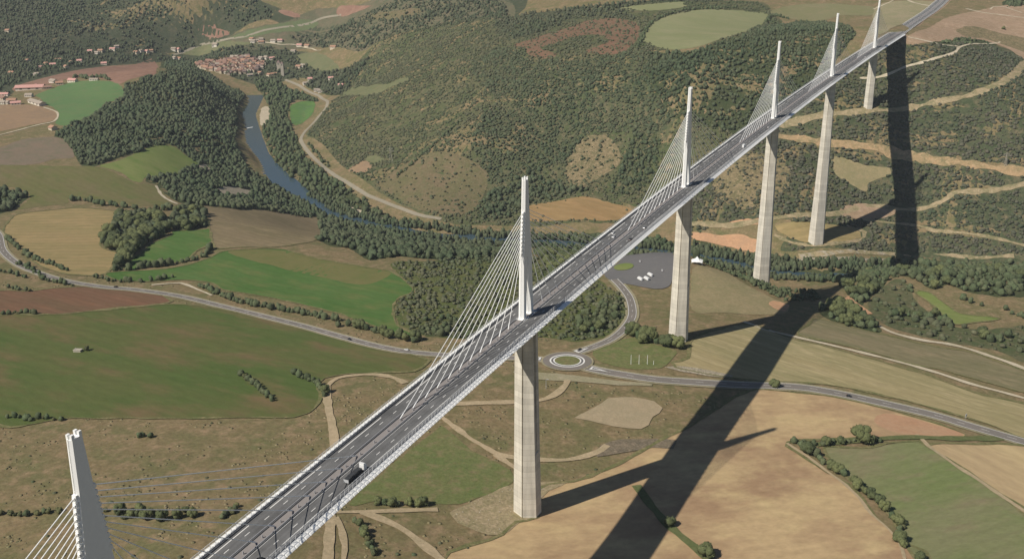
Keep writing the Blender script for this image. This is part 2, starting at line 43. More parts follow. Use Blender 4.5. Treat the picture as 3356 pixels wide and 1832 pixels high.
ROADS=[('road','asphalt',9.5,[(-985.2,766.6),(-919.5,731.4),(-847.8,676.1),(-777.9,638.2),(-711.9,617.6),(-669.5,611.4),(-624.6,613.2),(-591.3,620),(-555,623.1),(-516.3,622.4),(-461.2,613.1),(-402.7,602.6),(-346.4,591.2),(-296.5,578.4),(-249.4,566.3),(-212.5,561),(-180.4,562.6),(-143.5,568.6),(-108.8,578),(-82.6,584)]),('road','asphalt',12,[(-49.4,582),(-34.5,579.4),(-13.1,580),(17.1,585.1),(48.3,598.4),(79,613.8),(122.1,637.2),(151.2,643.4),(190.3,643.7),(237.8,641),(268.3,634),(320.5,622.9)]),('road','asphalt',9,[(-64.6,610.9),(-59.1,621.9),(-52.9,636.8),(-46.6,658),(-45.5,690.2),(-52,736),(-71.1,789.3),(-92,826.3),(-110.1,852.9)]),('road','asphaltfar',8,[(-1527.3,2228.3),(-1458.8,2191.5),(-1389.6,2138.8),(-1315,2082.4),(-1230.6,1984.5),(-1194.5,1911.2),(-1173.6,1844.7),(-1152,1773.9),(-1112.9,1695.9),(-1079,1651),(-1015.6,1590.6),(-939.4,1523.4),(-845.2,1437.1),(-754.1,1373),(-666.1,1333.3),(-602.7,1303),(-561.1,1295.8)]),('road','asphaltfar',7,[(-2037.4,2370.1),(-1997.3,2448.1),(-1906.2,2463.5),(-1849.5,2475.7),(-1790.8,2512.1),(-1725.4,2559.5),(-1682.3,2590.2),(-1649.7,2615.8),(-1584,2623.6)]),('road','asphaltfar',6,[(20.8,1323.8),(63.1,1336.4),(107.5,1365.8),(152.2,1399)]),('track','dirt',6,[(-171.4,488.2),(-189.6,496.5),(-207.6,497),(-222.6,489.2),(-231.7,478.3),(-230,460.6),(-220.8,444.9),(-200.2,417.1),(-176.2,385.9),(-155.7,356.6),(-131.4,318.1),(-101.3,268.9),(-71.7,219.5)]),('track','dirt',6,[(-126.3,455.1),(-108.5,466.5),(-72.5,487.2),(-54.1,500.9),(-47.3,518.8),(-47.3,539.8),(-49.3,548.1)]),('track','dirt',5,[(-118.4,444.6),(-109.5,436.5),(-85.9,421.2),(-63.6,409),(-46.7,402.3),(-35.7,403.6),(-16.8,410.2),(0.1,419.5),(10.8,431.9),(16.7,444),(18.4,454)]),('track','dirt',5,[(-48.3,401.4),(-30.5,391.8),(-17.9,388.4)]),('track','dirt',4.5,[(-103.1,274.5),(-81.5,288.7),(-68,299.1),(-49.2,312.6)]),('track','dirt',6,[(-88.1,283.5),(-73.1,282.8),(-51.2,277.6),(-36,270.1),(-17,259.6)]),('track','dirt',4,[(-98.2,270.1),(-87,258.7),(-75.1,243.1),(-66.1,227.5)]),('track','dirtpale',4.5,[(52.3,769.6),(78.3,756.8),(105.6,753.5),(139.4,751.4),(172.5,747.7),(201.1,743.6),(232.5,736.8),(262.9,725.7),(288.8,721.4),(320.2,714.3)]),('track','dirtpale',6,[(174.5,838.9),(191,823.6),(216.2,817.3),(240.4,819.2),(258.4,815.5),(276.1,806.5),(293.4,798.1),(314.6,784.5)]),('track','dirtslope',14,[(-82,1635.3),(-40.6,1653.6),(-9.9,1668.6),(42,1689.3),(83,1712.7),(144.6,1747.4),(185.8,1763.5),(226.2,1785.9),(266.1,1823.9),(285.7,1877),(311.9,2020.4)]),('track','dirtred',16,[(-76.3,1611.2),(-31.9,1613.7),(12.6,1612.9),(76.1,1624),(118.8,1626.4),(160.6,1627.3),(202.3,1620.5),(262.8,1613.7),(325.6,1613.6)]),('track','dirtslope',10,[(-163.6,1383.6),(-108.3,1383.6),(-59.2,1395.8),(-11.2,1411.2),(25.7,1431.9),(61.7,1462.2),(87.2,1497.3),(115.7,1513.7),(139.8,1517.2),(174.8,1524.1),(202.5,1536.9),(221.8,1554.2),(248.4,1560.2),(285.9,1573.5),(326.8,1595.3)]),('track','dirtslope',6,[(-24.2,1368.2),(10.1,1356.9),(39.6,1357.2),(66,1376.1),(91.5,1405),(102.5,1428.2),(100.7,1439.6),(74.1,1437.2)]),('track','dirtslope',5,[(93.7,1468.6),(140.5,1482.4),(179.9,1483.3),(200.1,1475.9),(238.1,1476),(266.1,1476.2),(294,1474.3),(334.4,1468.5)]),('track','dirtslope',8,[(21.2,1331.7),(61,1348.3),(104.8,1384.1),(150.2,1414),(205.7,1430.2),(260.7,1434.9),(314.1,1443.9)]),('track','dirtpale',5,[(35.1,1783.1),(65.2,1798.2),(108.2,1834.1),(149.5,1869.1),(181.9,1916.6),(190.6,1963.6),(223.4,2053.4),(258.6,2122)]),('track','dirtpale',6,[(181.9,2379.1),(212.6,2351.2),(252.5,2345.7),(315.4,2344.8)]),('track','dirtpale',6,[(51.6,2445.7),(71.6,2413.7),(101.7,2387),(135.7,2374.8)]),('track','dirtpale',4,[(-7,2325.9),(9.7,2378.1),(24.3,2429.8)]),('track','dirtpale',4,[(-1428.7,1177.8),(-1422.6,1231),(-1418.2,1275.5),(-1411.7,1302.4),(-1436.7,1339.7),(-1474.3,1370.6),(-1532.7,1395.5)]),('track','dirtpale',4,[(-584.3,643.3),(-569.2,658.2),(-560.5,664.5),(-533.2,655.4),(-498.9,641.5)]),('track','dirtpale',4,[(-948.3,1061.5),(-897.7,1014.9),(-863.5,993.1),(-838.7,983.2)]),('track','dirtpale',4,[(-1803.4,2458.4),(-1716.3,2471.4),(-1648.5,2476.3),(-1517.4,2398.5)]),('track','dirt',3.5,[(227.4,596.6),(231.9,588.9),(236.3,580.1),(244.5,571.1),(256.4,557.5),(279.6,533.1),(308.4,502.1)]),('track','dirt',2.5,[(138,526.8),(156.3,512),(170.9,497.3),(186.9,482),(197.6,466.8),(208.3,448.4),(220.9,432.2),(228.6,418.1),(233.3,398)]),('track','greenstrip',7,[(55.1,409),(73,387.7),(88.7,371.1),(108.7,355.2),(128.1,337.6)]),('track','greenstrip',7,[(157.5,536.1),(179.6,555.8),(202.4,574.4),(226.8,591.1),(249.8,601.6),(269,612.4),(290.2,624.2)]),('track','dirtpale',4,[(230,2397.2),(237.2,2433.6),(256,2443.9),(272.6,2422.2),(294.2,2397.8)]),('track','dirtpale',5,[(98.2,1927.3),(121.7,1930.3),(156.7,1937.8),(186.1,1959.9)])]
WOODS=[('spur wood',1.5,(4,8.5),'dark',[(-1519.8,1621.8),(-1542.9,1690.8),(-1966.9,2227.6),(-2027.6,2333),(-1978.1,2356.4),(-1815.4,2220.9),(-1727.4,2167.8),(-1639.1,2111.1),(-1563.3,2084.3),(-1453.9,1966.6),(-1397.9,1865.1),(-1304.7,1728.9),(-1224.8,1606.2),(-1103.2,1474.2),(-1065.7,1440.4),(-968.7,1386.5),(-945.5,1177.6),(-955.3,1076.1),(-990.5,1085.5),(-996.3,1160.5),(-1065.2,1302.9),(-1115.1,1331.3),(-1150.6,1345.2),(-1160.7,1328.3),(-1133.5,1228.7),(-1100.9,1099.6),(-1121.4,1082.1),(-1212,1151.9),(-1299.6,1217.5),(-1330.5,1222.5),(-1358.4,1303.5),(-1373.8,1368.2),(-1427.7,1457.6),(-1445.1,1526.4)],'tree'),('riverbank wood',1.5,(5,9),'dark',[(-959.4,1080.2),(-957.3,1191.4),(-957.2,1274.2),(-961.2,1395.8),(-865.3,1333.9),(-736.6,1263.9),(-607.6,1229),(-496.2,1224.9),(-398.5,1239.1),(-270.3,947.4),(-324.4,888.2),(-402.1,877.1),(-420.4,841.1),(-477.6,886.5),(-541.1,908.8),(-778.9,1144.3),(-796.8,1060),(-821.1,1008.6),(-859.2,1001.1)],'tree'),('valley scrub',2,(1,3.4),'olive',[(-387.2,836.9),(-346.6,878.1),(-286.8,984.9),(-168.4,862.8),(-131.9,854.9),(-100.3,817.1),(-77.2,794.6),(-55.4,727.2),(-53,665.3),(-75,638.9),(-103.8,641.1),(-132.2,631.5),(-185,611.5),(-223.5,611.5),(-260.9,634.9),(-285.7,667.5),(-304.1,708),(-306.4,747.3)],'bush'),('roundabout wood',1,(4,7),'mid',[(-102.1,711.2),(-94.6,774.4),(-85.4,799.4),(-63.6,739.5),(-61.7,679),(-79.4,655.9)],'tree'),('viaduct wood',0.8,(4,7),'mid',[(-253.6,641.9),(-227.3,668.6),(-170.7,670.6),(-136.8,632.6),(-186.1,613.7),(-224.7,613.8)],'tree'),('parking wood',1.5,(6,10),'mid',[(-365,1223.9),(-337.4,1306.6),(-262.3,1342.2),(-197.2,1344.7),(-148.7,1310.3),(-219.2,1291.1),(-134.5,903.8),(-155,865.8),(-184.5,841.6)],'tree'),('slope hedge',2.6,(3,5),'mid',[(-35.2,951.7),(-84.5,1292.6),(-38.9,1266.6),(57.4,913.4),(77.6,924),(97.7,935.6),(109.8,899.8),(92,878.1),(80.6,862.4),(40,896.1),(-2.3,932.5)],'tree'),('river poplars',1.2,(7,13),'dark',[(-142.4,1339),(-104.3,1329.8),(-42.2,1324.4),(-14.4,1324.1),(26,1326.9),(81.7,1341.9),(136,1372.1),(96.6,1306.9),(51.5,1293.3),(-5.2,1290.3),(-31.4,1285.8),(-85.5,1296.4),(-40.5,941.4)],'tree'),('ridge wood',1.5,(6,10),'mid',[(111.4,1039.8),(97.3,1301.9),(127.4,1363.2),(156.5,1395.3),(189,1412.2),(243.6,1421.8),(297.3,1427),(339.7,1423.1),(319.9,1050.5),(293.5,998.8),(273.5,994.3),(253.2,995.3),(231.8,1015.4),(219.1,992.5),(203.9,1011),(187.9,1035.9),(169,1019.2),(163.5,984.7),(157.4,946.8),(148.1,903.2),(129.9,952.3)],'tree'),('lane wood',1.3,(6,10),'mid',[(111.6,876.6),(130.3,902.6),(154,874),(174.3,841.2),(178.4,797.2),(160.9,798.6),(140.3,822.2),(119.7,838.3)],'tree'),('ridge scrub',0.7,(2,5),'olive',[(161.7,974),(181.8,1021.4),(209,937.8),(241.7,882.1),(275.3,885.2),(317.3,913.9),(315.1,808.6),(281.8,826.7),(252.1,826),(215.5,830.1),(184.4,843),(158.7,893.5)],'bush'),('north slope',2,(1.4,4.2),'mixed',[(-77.5,1645.5),(-18.2,1755.8),(45.8,1876.2),(77.9,1898.5),(119.9,1901.8),(178,1970.6),(232.3,2076.9),(318.1,1989.6),(340.1,1451.1),(178.5,1419.3),(2,1339.5),(-5.2,1401.8),(-119.4,1386),(-147.3,1349.8),(-183.5,1385.8),(-175,1494.8),(-139.3,1589.4)],'bush'),('plateau edge wood',2.2,(3.5,7),'dark',[(-375.4,1812.6),(-317.6,1804.9),(-265.5,1812.7),(-211.6,1908.4),(-182.3,2034),(-154.7,2202),(-87,2198.7),(-12,1980.7),(3.8,1918.1),(-22.4,1778.1),(-63,1703),(-97.1,1640.8),(-142.5,1601.3),(-176.5,1597.8),(-251.9,1611.4),(-320.3,1688.3)],'tree'),('gully wood',1.6,(5,9),'dark',[(-527.4,1413.8),(-483,1487.6),(-411.1,1478.6),(-359,1457.7),(-403.9,1422.7),(-446.1,1400),(-454.8,1351.8),(-481,1328.7),(-510.8,1329.6)],'tree'),('gully wood',1.5,(5,8),'dark',[(-323.2,1607.4),(-270.8,1581.2),(-255.8,1512.3),(-275.1,1463.3),(-321.4,1453.4),(-326.2,1529.6)],'tree'),('hill scrub',1.45,(1.2,3.8),'olive',[(-1199.7,1943.5),(-1263.9,2122.9),(-1299.6,2254.9),(-1259.2,2306),(-1128.7,2292.4),(-986.8,2288.7),(-815.5,2177.6),(-674.5,2155.9),(-553.2,2197.7),(-421.4,2264.8),(-272,2341.9),(-216.7,2274),(-175.6,2153),(-181.1,1910.7),(-358.3,1809.1),(-320.3,1688.3),(-251.9,1611.4),(-141.4,1597.4),(-177.7,1504.6),(-205.6,1461.1),(-249.8,1427.8),(-293.6,1434.5),(-259.2,1403.9),(-269.6,1373.7),(-370.7,1338.7),(-467.7,1315.4),(-550.7,1290.1),(-674.4,1348.2),(-811.3,1440.2),(-1004.4,1628.1),(-1111.5,1713.2),(-1172.5,1852.8)],'bush'),('hill thicket',1.6,(2,5),'dark',[(-632.4,1554.1),(-628.1,1671.9),(-763.4,1826.9),(-752.9,1947.3),(-622.4,1818.7),(-510.6,1799),(-379.1,1824.2),(-320.3,1688.3),(-251.9,1611.4),(-288.6,1591.5),(-353.8,1609.2),(-413.5,1605),(-432.6,1533.8),(-479.1,1478.3),(-536.6,1434),(-582,1481.7)],'bush'),('far hill wood',0.75,(4,8),'far',[(-2813.5,2396),(-1935.4,2590.1),(-1006.6,2505.4),(-799.7,2141.6),(-966.4,2246.5),(-1137.9,2287.1),(-1270.9,2304.2),(-1335.7,2305.2),(-1510.8,2415),(-1769.3,2551.8),(-1915.7,2461),(-1995.2,2443.5),(-2065.1,2343.7),(-2123.9,2292.7),(-2090.4,1978.2),(-1942.3,1602)],'tree'),('far ridge wood',1,(4,8),'far',[(-859.4,2158.3),(-784.6,2178.1),(-558.5,2213.7),(-367.5,2348.2),(-353.2,2291.2),(-487.3,2230.9),(-543.3,2168.3),(-482.5,2097.1),(-602.4,2119.6),(-656,2059.1),(-726,1973.5)],'tree'),('hamlet trees',0.5,(5,9),'far',[(-1780.1,1462.6),(-1942.3,1602),(-2090.4,1978.2),(-2121.5,2289.7),(-2023.1,2362.9),(-2022.6,2291),(-2040.7,2086.6),(-1927.7,1820.3),(-1814.3,1604),(-1719,1472.9)],'tree'),('village trees',0.5,(5,9),'far',[(-2036.4,2361.5),(-1906.3,2447.3),(-1670.6,2444),(-1507.5,2366.8),(-1305.6,2170.5),(-1243.1,2069.8),(-1437.8,2217.4),(-1510.9,2228.5),(-1568.5,2178.4),(-1653.7,2186.8),(-1720.5,2204.4),(-1833.9,2242.8)],'tree'),('right bank wood',1.1,(5,10),'mid',[(-1627,2230.8),(-1569.3,2224.9),(-1498.6,2186.1),(-1359.9,2106.6),(-1302.3,2050.5),(-1374,2065.3),(-1358.6,2001),(-1236.8,1826.5),(-1091.5,1659.3),(-1023.3,1577.3),(-934.5,1501.3),(-828.7,1410.7),(-670.2,1298.4),(-570.6,1270.9),(-491.3,1288.3),(-484.1,1273.1),(-630.6,1269.7),(-744.8,1302.7),(-876.8,1376.5),(-1035.7,1500.3),(-1167,1644.1),(-1273.3,1772.1),(-1380.3,1950.3),(-1484.5,2070.2),(-1573.1,2157.4)],'tree'),('east village wood',1.3,(6,10),'far',[(-1428.3,2182.9),(-1422,2233.5),(-1333.8,2237.4),(-1253.4,2230.1),(-1251,2162.6),(-1236.5,2078.5),(-1248.8,2059.8)],'tree'),('copse',1.7,(8,13),'dark',[(-764.4,757.7),(-801.1,812.5),(-844.7,871.2),(-825.2,902),(-787.9,886.8),(-729.3,838.4),(-720.1,805.2),(-709.3,776),(-700.7,747.6),(-667.4,700),(-666.1,674.8),(-694.2,706.5),(-714.5,734.9),(-744.2,743.6)],'tree'),('small copse',1.6,(7,11),'dark',[(-769.4,873.8),(-785.5,910.9),(-812.5,969.9),(-790.3,972.2),(-745,943.3),(-703.9,879.8),(-714.2,854.6),(-734.6,852.3)],'tree'),('left copse',1.5,(6,10),'dark',[(-1127.7,904.8),(-1093,913.3),(-1047.9,899.3),(-1026.3,864.7),(-1004.6,823.9),(-1018.3,808.7)],'tree'),('farm trees',1,(5,8),'far',[(-1781.5,1718.7),(-1847,1808.1),(-1657.1,1654.4),(-1595.9,1649.7),(-1682.6,1705.6),(-1579.9,1636.8),(-1647,1652.5)],'tree'),('corner wood',1.5,(6,10),'mid',[(255.6,2511.2),(317.6,2587.7),(317.5,2367.9),(286.1,2363.2),(265.4,2422.7)],'tree'),('terrace scrub',1.6,(2,5),'mid',[(129.7,1944.3),(172.6,2075.1),(208.8,2104.5),(261,2111.5),(205,2007.3),(165.7,1940.3)],'bush')]
HEDGES=[('along the north side of the curving grey road',9,(3.5,6.5),2.5,[(-891,721.9),(-849.5,699.1),(-788.3,667.4),(-737.6,653.7),(-707.4,646.6)]),('along the north side of the curving grey road',9,(3.5,6),2.5,[(-670.4,640),(-650.2,639.6),(-624.5,637.3),(-604.9,647.3),(-592.3,661.1),(-585.6,679.7)]),('along the north side of the curving grey road',7,(4,7),3,[(-540.4,666.6),(-507.8,653.8),(-467.4,636.6),(-438.3,632.6),(-409.5,628.1),(-376,627.4),(-349.3,623.9),(-317.5,617.9)]),('along the north side of the curving grey road',7,(5,9),4,[(-312.7,610.4),(-278,603.7),(-241.1,591.2),(-211.2,588.9)]),('in the hedge below the small green field',8,(5,9),2.5,[(-663.3,669.8),(-648.1,683.6),(-635,702.2),(-621.3,720.9),(-610.9,744.2),(-610.5,763.2),(-620.6,790.8)]),('in the hedge above the tan loop field',9,(5,9),3,[(-973.9,906.5),(-951.6,917.8),(-918.4,909.8),(-891.8,916.1),(-862.3,916.2),(-828.7,932.9),(-823.7,968.8)]),('on the south bank of the grey road',8,(3,6),2,[(-789.6,643),(-744.3,626.7),(-707,607.3),(-678.8,603.3),(-656.6,602.8)]),('at the left edge above the red field',8,(3,5),2,[(-777.5,609.4),(-752.6,606),(-728.2,602.5)]),('at the left edge above the red field',8,(3,5),2,[(-720.7,559.8),(-703.7,562.3),(-679.2,563.3)]),('at the left edge below the red field',8,(3,5),2,[(-641.6,490.2),(-633.9,499.7),(-622.8,506.3),(-609.3,510.7)]),('in the short diagonal hedge inside the great green field',6,(3,5.5),1.5,[(-315.1,455.6),(-296.7,442.5),(-281.8,435.4),(-265.8,422.9),(-252.8,416)]),('in the hedge at the tip of the great green field',6,(3,6),1.5,[(-276.9,475.6),(-260.7,468.1),(-243.9,461.2),(-227.2,448.1),(-218.6,439)]),('on the lower edge of the great green field',8,(2.5,5.5),1.5,[(-430.8,304.9),(-420,311.8),(-405.8,311.7),(-401.4,318),(-390.4,319.5),(-379.4,322.3)]),('in the rough pasture beside the nearest mast',6,(2,4),2,[(-306.3,195.7),(-293.6,197),(-288,200.4),(-279.1,206.2),(-268.7,210.6)]),('in the rough pasture beside the nearest mast',5,(3,6),4,[(-239,218.3),(-218.4,221.1),(-200.9,225.8),(-183.5,232.7)]),('in the rough pasture beside the nearest mast',7,(2,4),3,[(-303.8,319.6),(-294.5,323.3)]),('in the rough pasture beside the nearest mast',5,(2,4),3,[(-163.5,254.4),(-161.3,241.1),(-162.4,234.8)]),('in the row beside the track junction under the deck',6,(3,5.5),1.2,[(-91.1,299.7),(-75,302.7),(-64.4,310.1),(-55,316.2)]),('in the row beside the two dirt tracks at bottom centre',6,(2.5,4.5),1.5,[(-88.8,273.7),(-76.8,265.2),(-65,253.6),(-52.5,242)]),('in the hedge between the stubble field and the green field',8,(4,7),1.8,[(143.3,531.3),(153.6,522.6),(169.4,508),(177,500.9),(188.4,491.7),(197.1,479.3),(203.1,474.1),(212.5,458.8),(219.3,450.7),(226.9,439.5),(228,425.1),(232.1,414.7)]),('in the upper hedge of the green field at right',8,(3,6),1.5,[(146,532.9),(161.1,538.3),(173.6,548.4),(182.7,555.1),(193.9,560.5),(202.9,569.6)]),('at the foot of the second pier',6,(6,11),4,[(-41.4,680.1),(-27.7,671.9),(-13.1,665.5),(-1.2,661.6),(10.6,663.4),(19.6,666.5)]),('on the crest beside the lime field',8,(4,8),3,[(191.1,992.7),(196.6,976.6)]),('in the bushes below the lime field',7,(4,8),4,[(181.1,881.6),(198.7,892.6),(211.9,890.2),(226.8,903),(240.6,876.9)]),('beside the gravel track right of the lime field',7,(3,6),4,[(248.5,976.6),(258.3,963.4),(269.1,954.9)]),('at the right edge above the grey field',8,(4,8),5,[(269.3,873.5),(279.2,849.1),(290,871.1)]),('at the right edge above the grey field',8,(4,7),5,[(292.4,955.9),(302.7,948),(308.9,934.4)]),('in the hedge line climbing the scrubby hill',7,(3,6),2,[(-721.9,1426.8),(-699.2,1486.3),(-682.4,1536.1),(-673.4,1603.9)]),('in the hedge beside the pale plateau field',7,(4,7),3,[(-399.7,1838),(-414.6,1921.8),(-438.3,2060),(-421.5,2135.8),(-383.6,2195.2),(-298.2,2254.4)]),('in the hedge beside the pale plateau field',7,(4,7),3,[(-207.7,2143),(-208.4,2233.1),(-171.1,2220.8)]),('along the pale valley road',10,(4,8),4,[(-1064.3,1654.6),(-1013.8,1602.9),(-933.5,1528.9)]),('at the top of the bright round meadow',8,(5,9),3,[(-1744.1,1682.4),(-1758.4,1721.5),(-1662.3,1655.6),(-1654.8,1668.9),(-1624.8,1663.3),(-1579.9,1636.8)]),('above the fallow field',8,(5,9),3,[(-818.8,1006.3),(-804.5,1048.7),(-813.6,1157.4),(-797.9,1245)])]
SOLO=[('big round tree on the hedge at the top of the green field at right',13,(189,560.1)),('second big round tree at the hedge corner beside the stubble field',9,(154.8,518.4)),('lone leafy tree at the bottom edge in the stubble field',9,(120.2,346.2)),('lone dark tree inside the deck shadow edge',7,(89.7,371.1)),('tree beside the road at the right side of the deck shadow',7,(108.8,629.1)),('small dark bush beside the stone hut in the great green field',5,(-485.5,449.7)),('tree at the very bottom right below the hedge',6,(241.6,402.6)),('small tree on the reddish earth near the top right corner',6,(260.7,2212.1))]
SPOTS={'vehicles': [(-80.9,855.1),(-74.4,857.5),(-74,870.2),(-100,916.3),(-65,888)],'roadcars': [(-214.7,566.1),(-278.4,578.2),(-610.8,616.9),(166.4,645),(-53.3,611.1)],'flagpoles': [(-11.7,605.8),(-5.4,609.1),(1.1,612.7),(6.2,614.7)],'tent': [(-39.2,931.4)],'pylon': [(-768.6,1492)],'pylon2': [(287.9,1620.9)],'hut': [(-491,444.7)],'lamp': [(-59.1,524.8),(-170.1,395.7)],'sign': [(261.6,647.4)],'church': [(-1551.2,2252.4),(-1585.9,2284.8)],'village': [(-1849.5,2255.8),(-1811.2,2274.3),(-1779,2303.3),(-1768.6,2336.5),(-1743.2,2349.9),(-1701.2,2339.9),(-1672.4,2345),(-1649.2,2292.4),(-1655.5,2259.9),(-1669.7,2238.9),(-1701.2,2199.6),(-1757.3,2204.9),(-1806.9,2212)],'houses': [(-1644.8,2229.4),(-1584.8,2255.5),(-1595.9,2248.9),(-1699.7,2357.6),(-1686.3,2365),(-1666.6,2364.9),(-1841,2254.3),(-2007.2,2363.7),(-2018.3,2356.3),(-1642.1,2472.4),(-1609.7,2466.4),(-1630.5,2423.4),(-1527.1,2296.5),(-1514.8,2301.8),(-1435.9,2215),(-1352.6,2192.5),(-1365.8,2139.9),(-1343.4,2124.9),(-1283.1,2128.2),(-1437.3,2193.8),(-1461.8,2378.2),(-1936.7,2446.8),(-1797.6,2455.7),(-1771,2459.2),(-1630.9,2257.1),(-2144.6,2238),(-2156.6,2202.2),(-2148.9,2177.5),(-2147.8,2258.8),(-2093.3,2279),(-2089.9,2298.2),(-2079.6,2308.9),(-2077.7,2324.3),(-2047.4,2390.3),(-2038.5,2397.4),(-2062,2112),(-2047,1958.9),(-2102.8,2033.3),(-2143.4,2026.1),(-2111.4,1952.7),(-2172.7,1947.4),(-2056.5,1786.6),(-1984.2,1800.5),(-1810.5,2468.8),(-1791.2,2461.9),(-1778.7,2471.9),(-1930.8,2447.2),(-2109.9,2069.7),(-2433.4,2127.1),(-2168.3,2172.5),(-2072.3,1892.6),(-2087.7,1952.6),(-1738.7,2476.4),(-1721.6,2486.6)],'farm': [(-1726.1,1542.3),(-1574.4,1417.7),(-1652.7,1470.1),(-1718.8,1462),(-1687.3,1430.2),(-1642.3,1414),(-1636.4,1394.7),(-1611.8,1396.4),(-1684.8,1553),(-1694.7,1598),(-1747.9,1631.1),(-1683.9,1627.7),(-1629.8,1639),(-1366.8,1258.2),(-1646.1,1391.4)],'weir': [(-1307.8,1740.1),(-1305.6,1758.5),(-1299.8,1772.5)],'islandpark': [(-113.5,897.6)],'round': [(-64.4,587.5)]}
RIVER=[(-1523.5,2081),(-1398.4,1872.3),(-1259.6,1706.9),(-1136.9,1565.6),(-1009.6,1450.9),(-873.6,1346.3),(-748,1269.5),(-617.1,1245.9),(-473.8,1251.6),(-346.6,1277.8),(-221,1296.3),(-96.3,1298.6),(-2.7,1276.7),(110,1310),(300,1345),(600,1320),(900,1270)]

# ------------------------------------------------------------------ small helpers
COL = scene.collection
def srgb(c, k=1.0):
    return tuple(k*((v/255/12.92) if v/255 <= 0.04045 else ((v/255+0.055)/1.055)**2.4) for v in c)
def tag(o, label=None, cat=None, group=None, kind=None):
    if label: o['label'] = label
    if cat: o['category'] = cat
    if group: o['group'] = group
    if kind: o['kind'] = kind
    return o
def empty(name, loc=(0, 0, 0), rz=0.0):
    o = bpy.data.objects.new(name, None); o.empty_display_size = 1.0
    o.location = loc; o.rotation_euler = (0, 0, rz); COL.objects.link(o); return o
def link(name, me, mat=None, parent=None):
    if mat is not None and not me.materials: me.materials.append(mat)
    o = bpy.data.objects.new(name, me); COL.objects.link(o)
    if parent is not None: o.parent = parent
    return o
class MB:
    """collects faces, then links them as one mesh"""
    def __init__(s): s.v = []; s.f = []
    def add(s, vs, fs):
        n = len(s.v); s.v += [tuple(map(float, q)) for q in vs]; s.f += [tuple(i+n for i in q) for q in fs]; return s
    def box(s, x0, x1, y0, y1, z0, z1):
        return s.add([(x0,y0,z0),(x1,y0,z0),(x1,y1,z0),(x0,y1,z0),(x0,y0,z1),(x1,y0,z1),(x1,y1,z1),(x0,y1,z1)],
                     [(3,2,1,0),(4,5,6,7),(0,1,5,4),(1,2,6,5),(2,3,7,6),(3,0,4,7)])
    def loops(s, rows, cap=True, close=True):
        n = len(rows[0]); vs = [q for r in rows for q in r]; fs = []
        for i in range(len(rows)-1):
            for j in range(n if close else n-1):
                k = (j+1) % n; fs.append((i*n+j, i*n+k, (i+1)*n+k, (i+1)*n+j))
        if cap: fs += [tuple(range(n-1, -1, -1)), tuple((len(rows)-1)*n+j for j in range(n))]
        return s.add(vs, fs)
    def tube(s, a, b, r0, r1=None, n=6):
        a = Vector(a); b = Vector(b); r1 = r0 if r1 is None else r1
        d = (b-a).normalized(); u = d.orthogonal().normalized(); w = d.cross(u); rows = []
        for q, r in ((a, r0), (b, r1)):
            rows.append([q + r*(math.cos(2*math.pi*i/n)*u + math.sin(2*math.pi*i/n)*w) for i in range(n)])
        return s.loops(rows)
    def mesh(s, name, mat=None):
        me = bpy.data.meshes.new(name); me.from_pydata(s.v, [], s.f); me.update()
        if mat is not None: me.materials.append(mat)
        return me
    def build(s, name, mat, parent=None): return link(name, s.mesh(name, mat), None, parent)
def np_mesh(name, v, f, mat=None):
    """v (n,3), f (m,3) triangles"""
    me = bpy.data.meshes.new(name); n, m = len(v), len(f)
    me.vertices.add(n); me.vertices.foreach_set('co', np.asarray(v, np.float32).ravel())
    me.loops.add(3*m); me.loops.foreach_set('vertex_index', np.asarray(f, np.int32).ravel())
    me.polygons.add(m); me.polygons.foreach_set('loop_start', np.arange(0, 3*m, 3, dtype=np.int32))
    me.polygons.foreach_set('loop_total', np.full(m, 3, np.int32)); me.update(calc_edges=True)
    if mat is not None: me.materials.append(mat)
    return me

# ------------------------------------------------------------------ materials
def new_mat(name):
    m = bpy.data.materials.new(name); m.use_nodes = True
    return m, m.node_tree, m.node_tree.nodes['Principled BSDF']
def plain(name, c, rough=0.6, metal=0.0, spec=0.4, var=0.06, scale=0.6):
    m, t, b = new_mat(name); N = t.nodes
    g = N.new('ShaderNodeNewGeometry'); n = N.new('ShaderNodeTexNoise'); n.inputs['Scale'].default_value = scale; n.inputs['Detail'].default_value = 4
    t.links.new(g.outputs['Position'], n.inputs['Vector'])
    mx = N.new('ShaderNodeMix'); mx.data_type = 'RGBA'
    mx.inputs[6].default_value = tuple(v*(1-var) for v in c[:3])+(1,); mx.inputs[7].default_value = tuple(min(1, v*(1+var)) for v in c[:3])+(1,)
    t.links.new(n.outputs[0], mx.inputs[0]); t.links.new(mx.outputs[2], b.inputs['Base Color'])
    b.inputs['Roughness'].default_value = rough; b.inputs['Metallic'].default_value = metal; b.inputs['Specular IOR Level'].default_value = spec
    return m
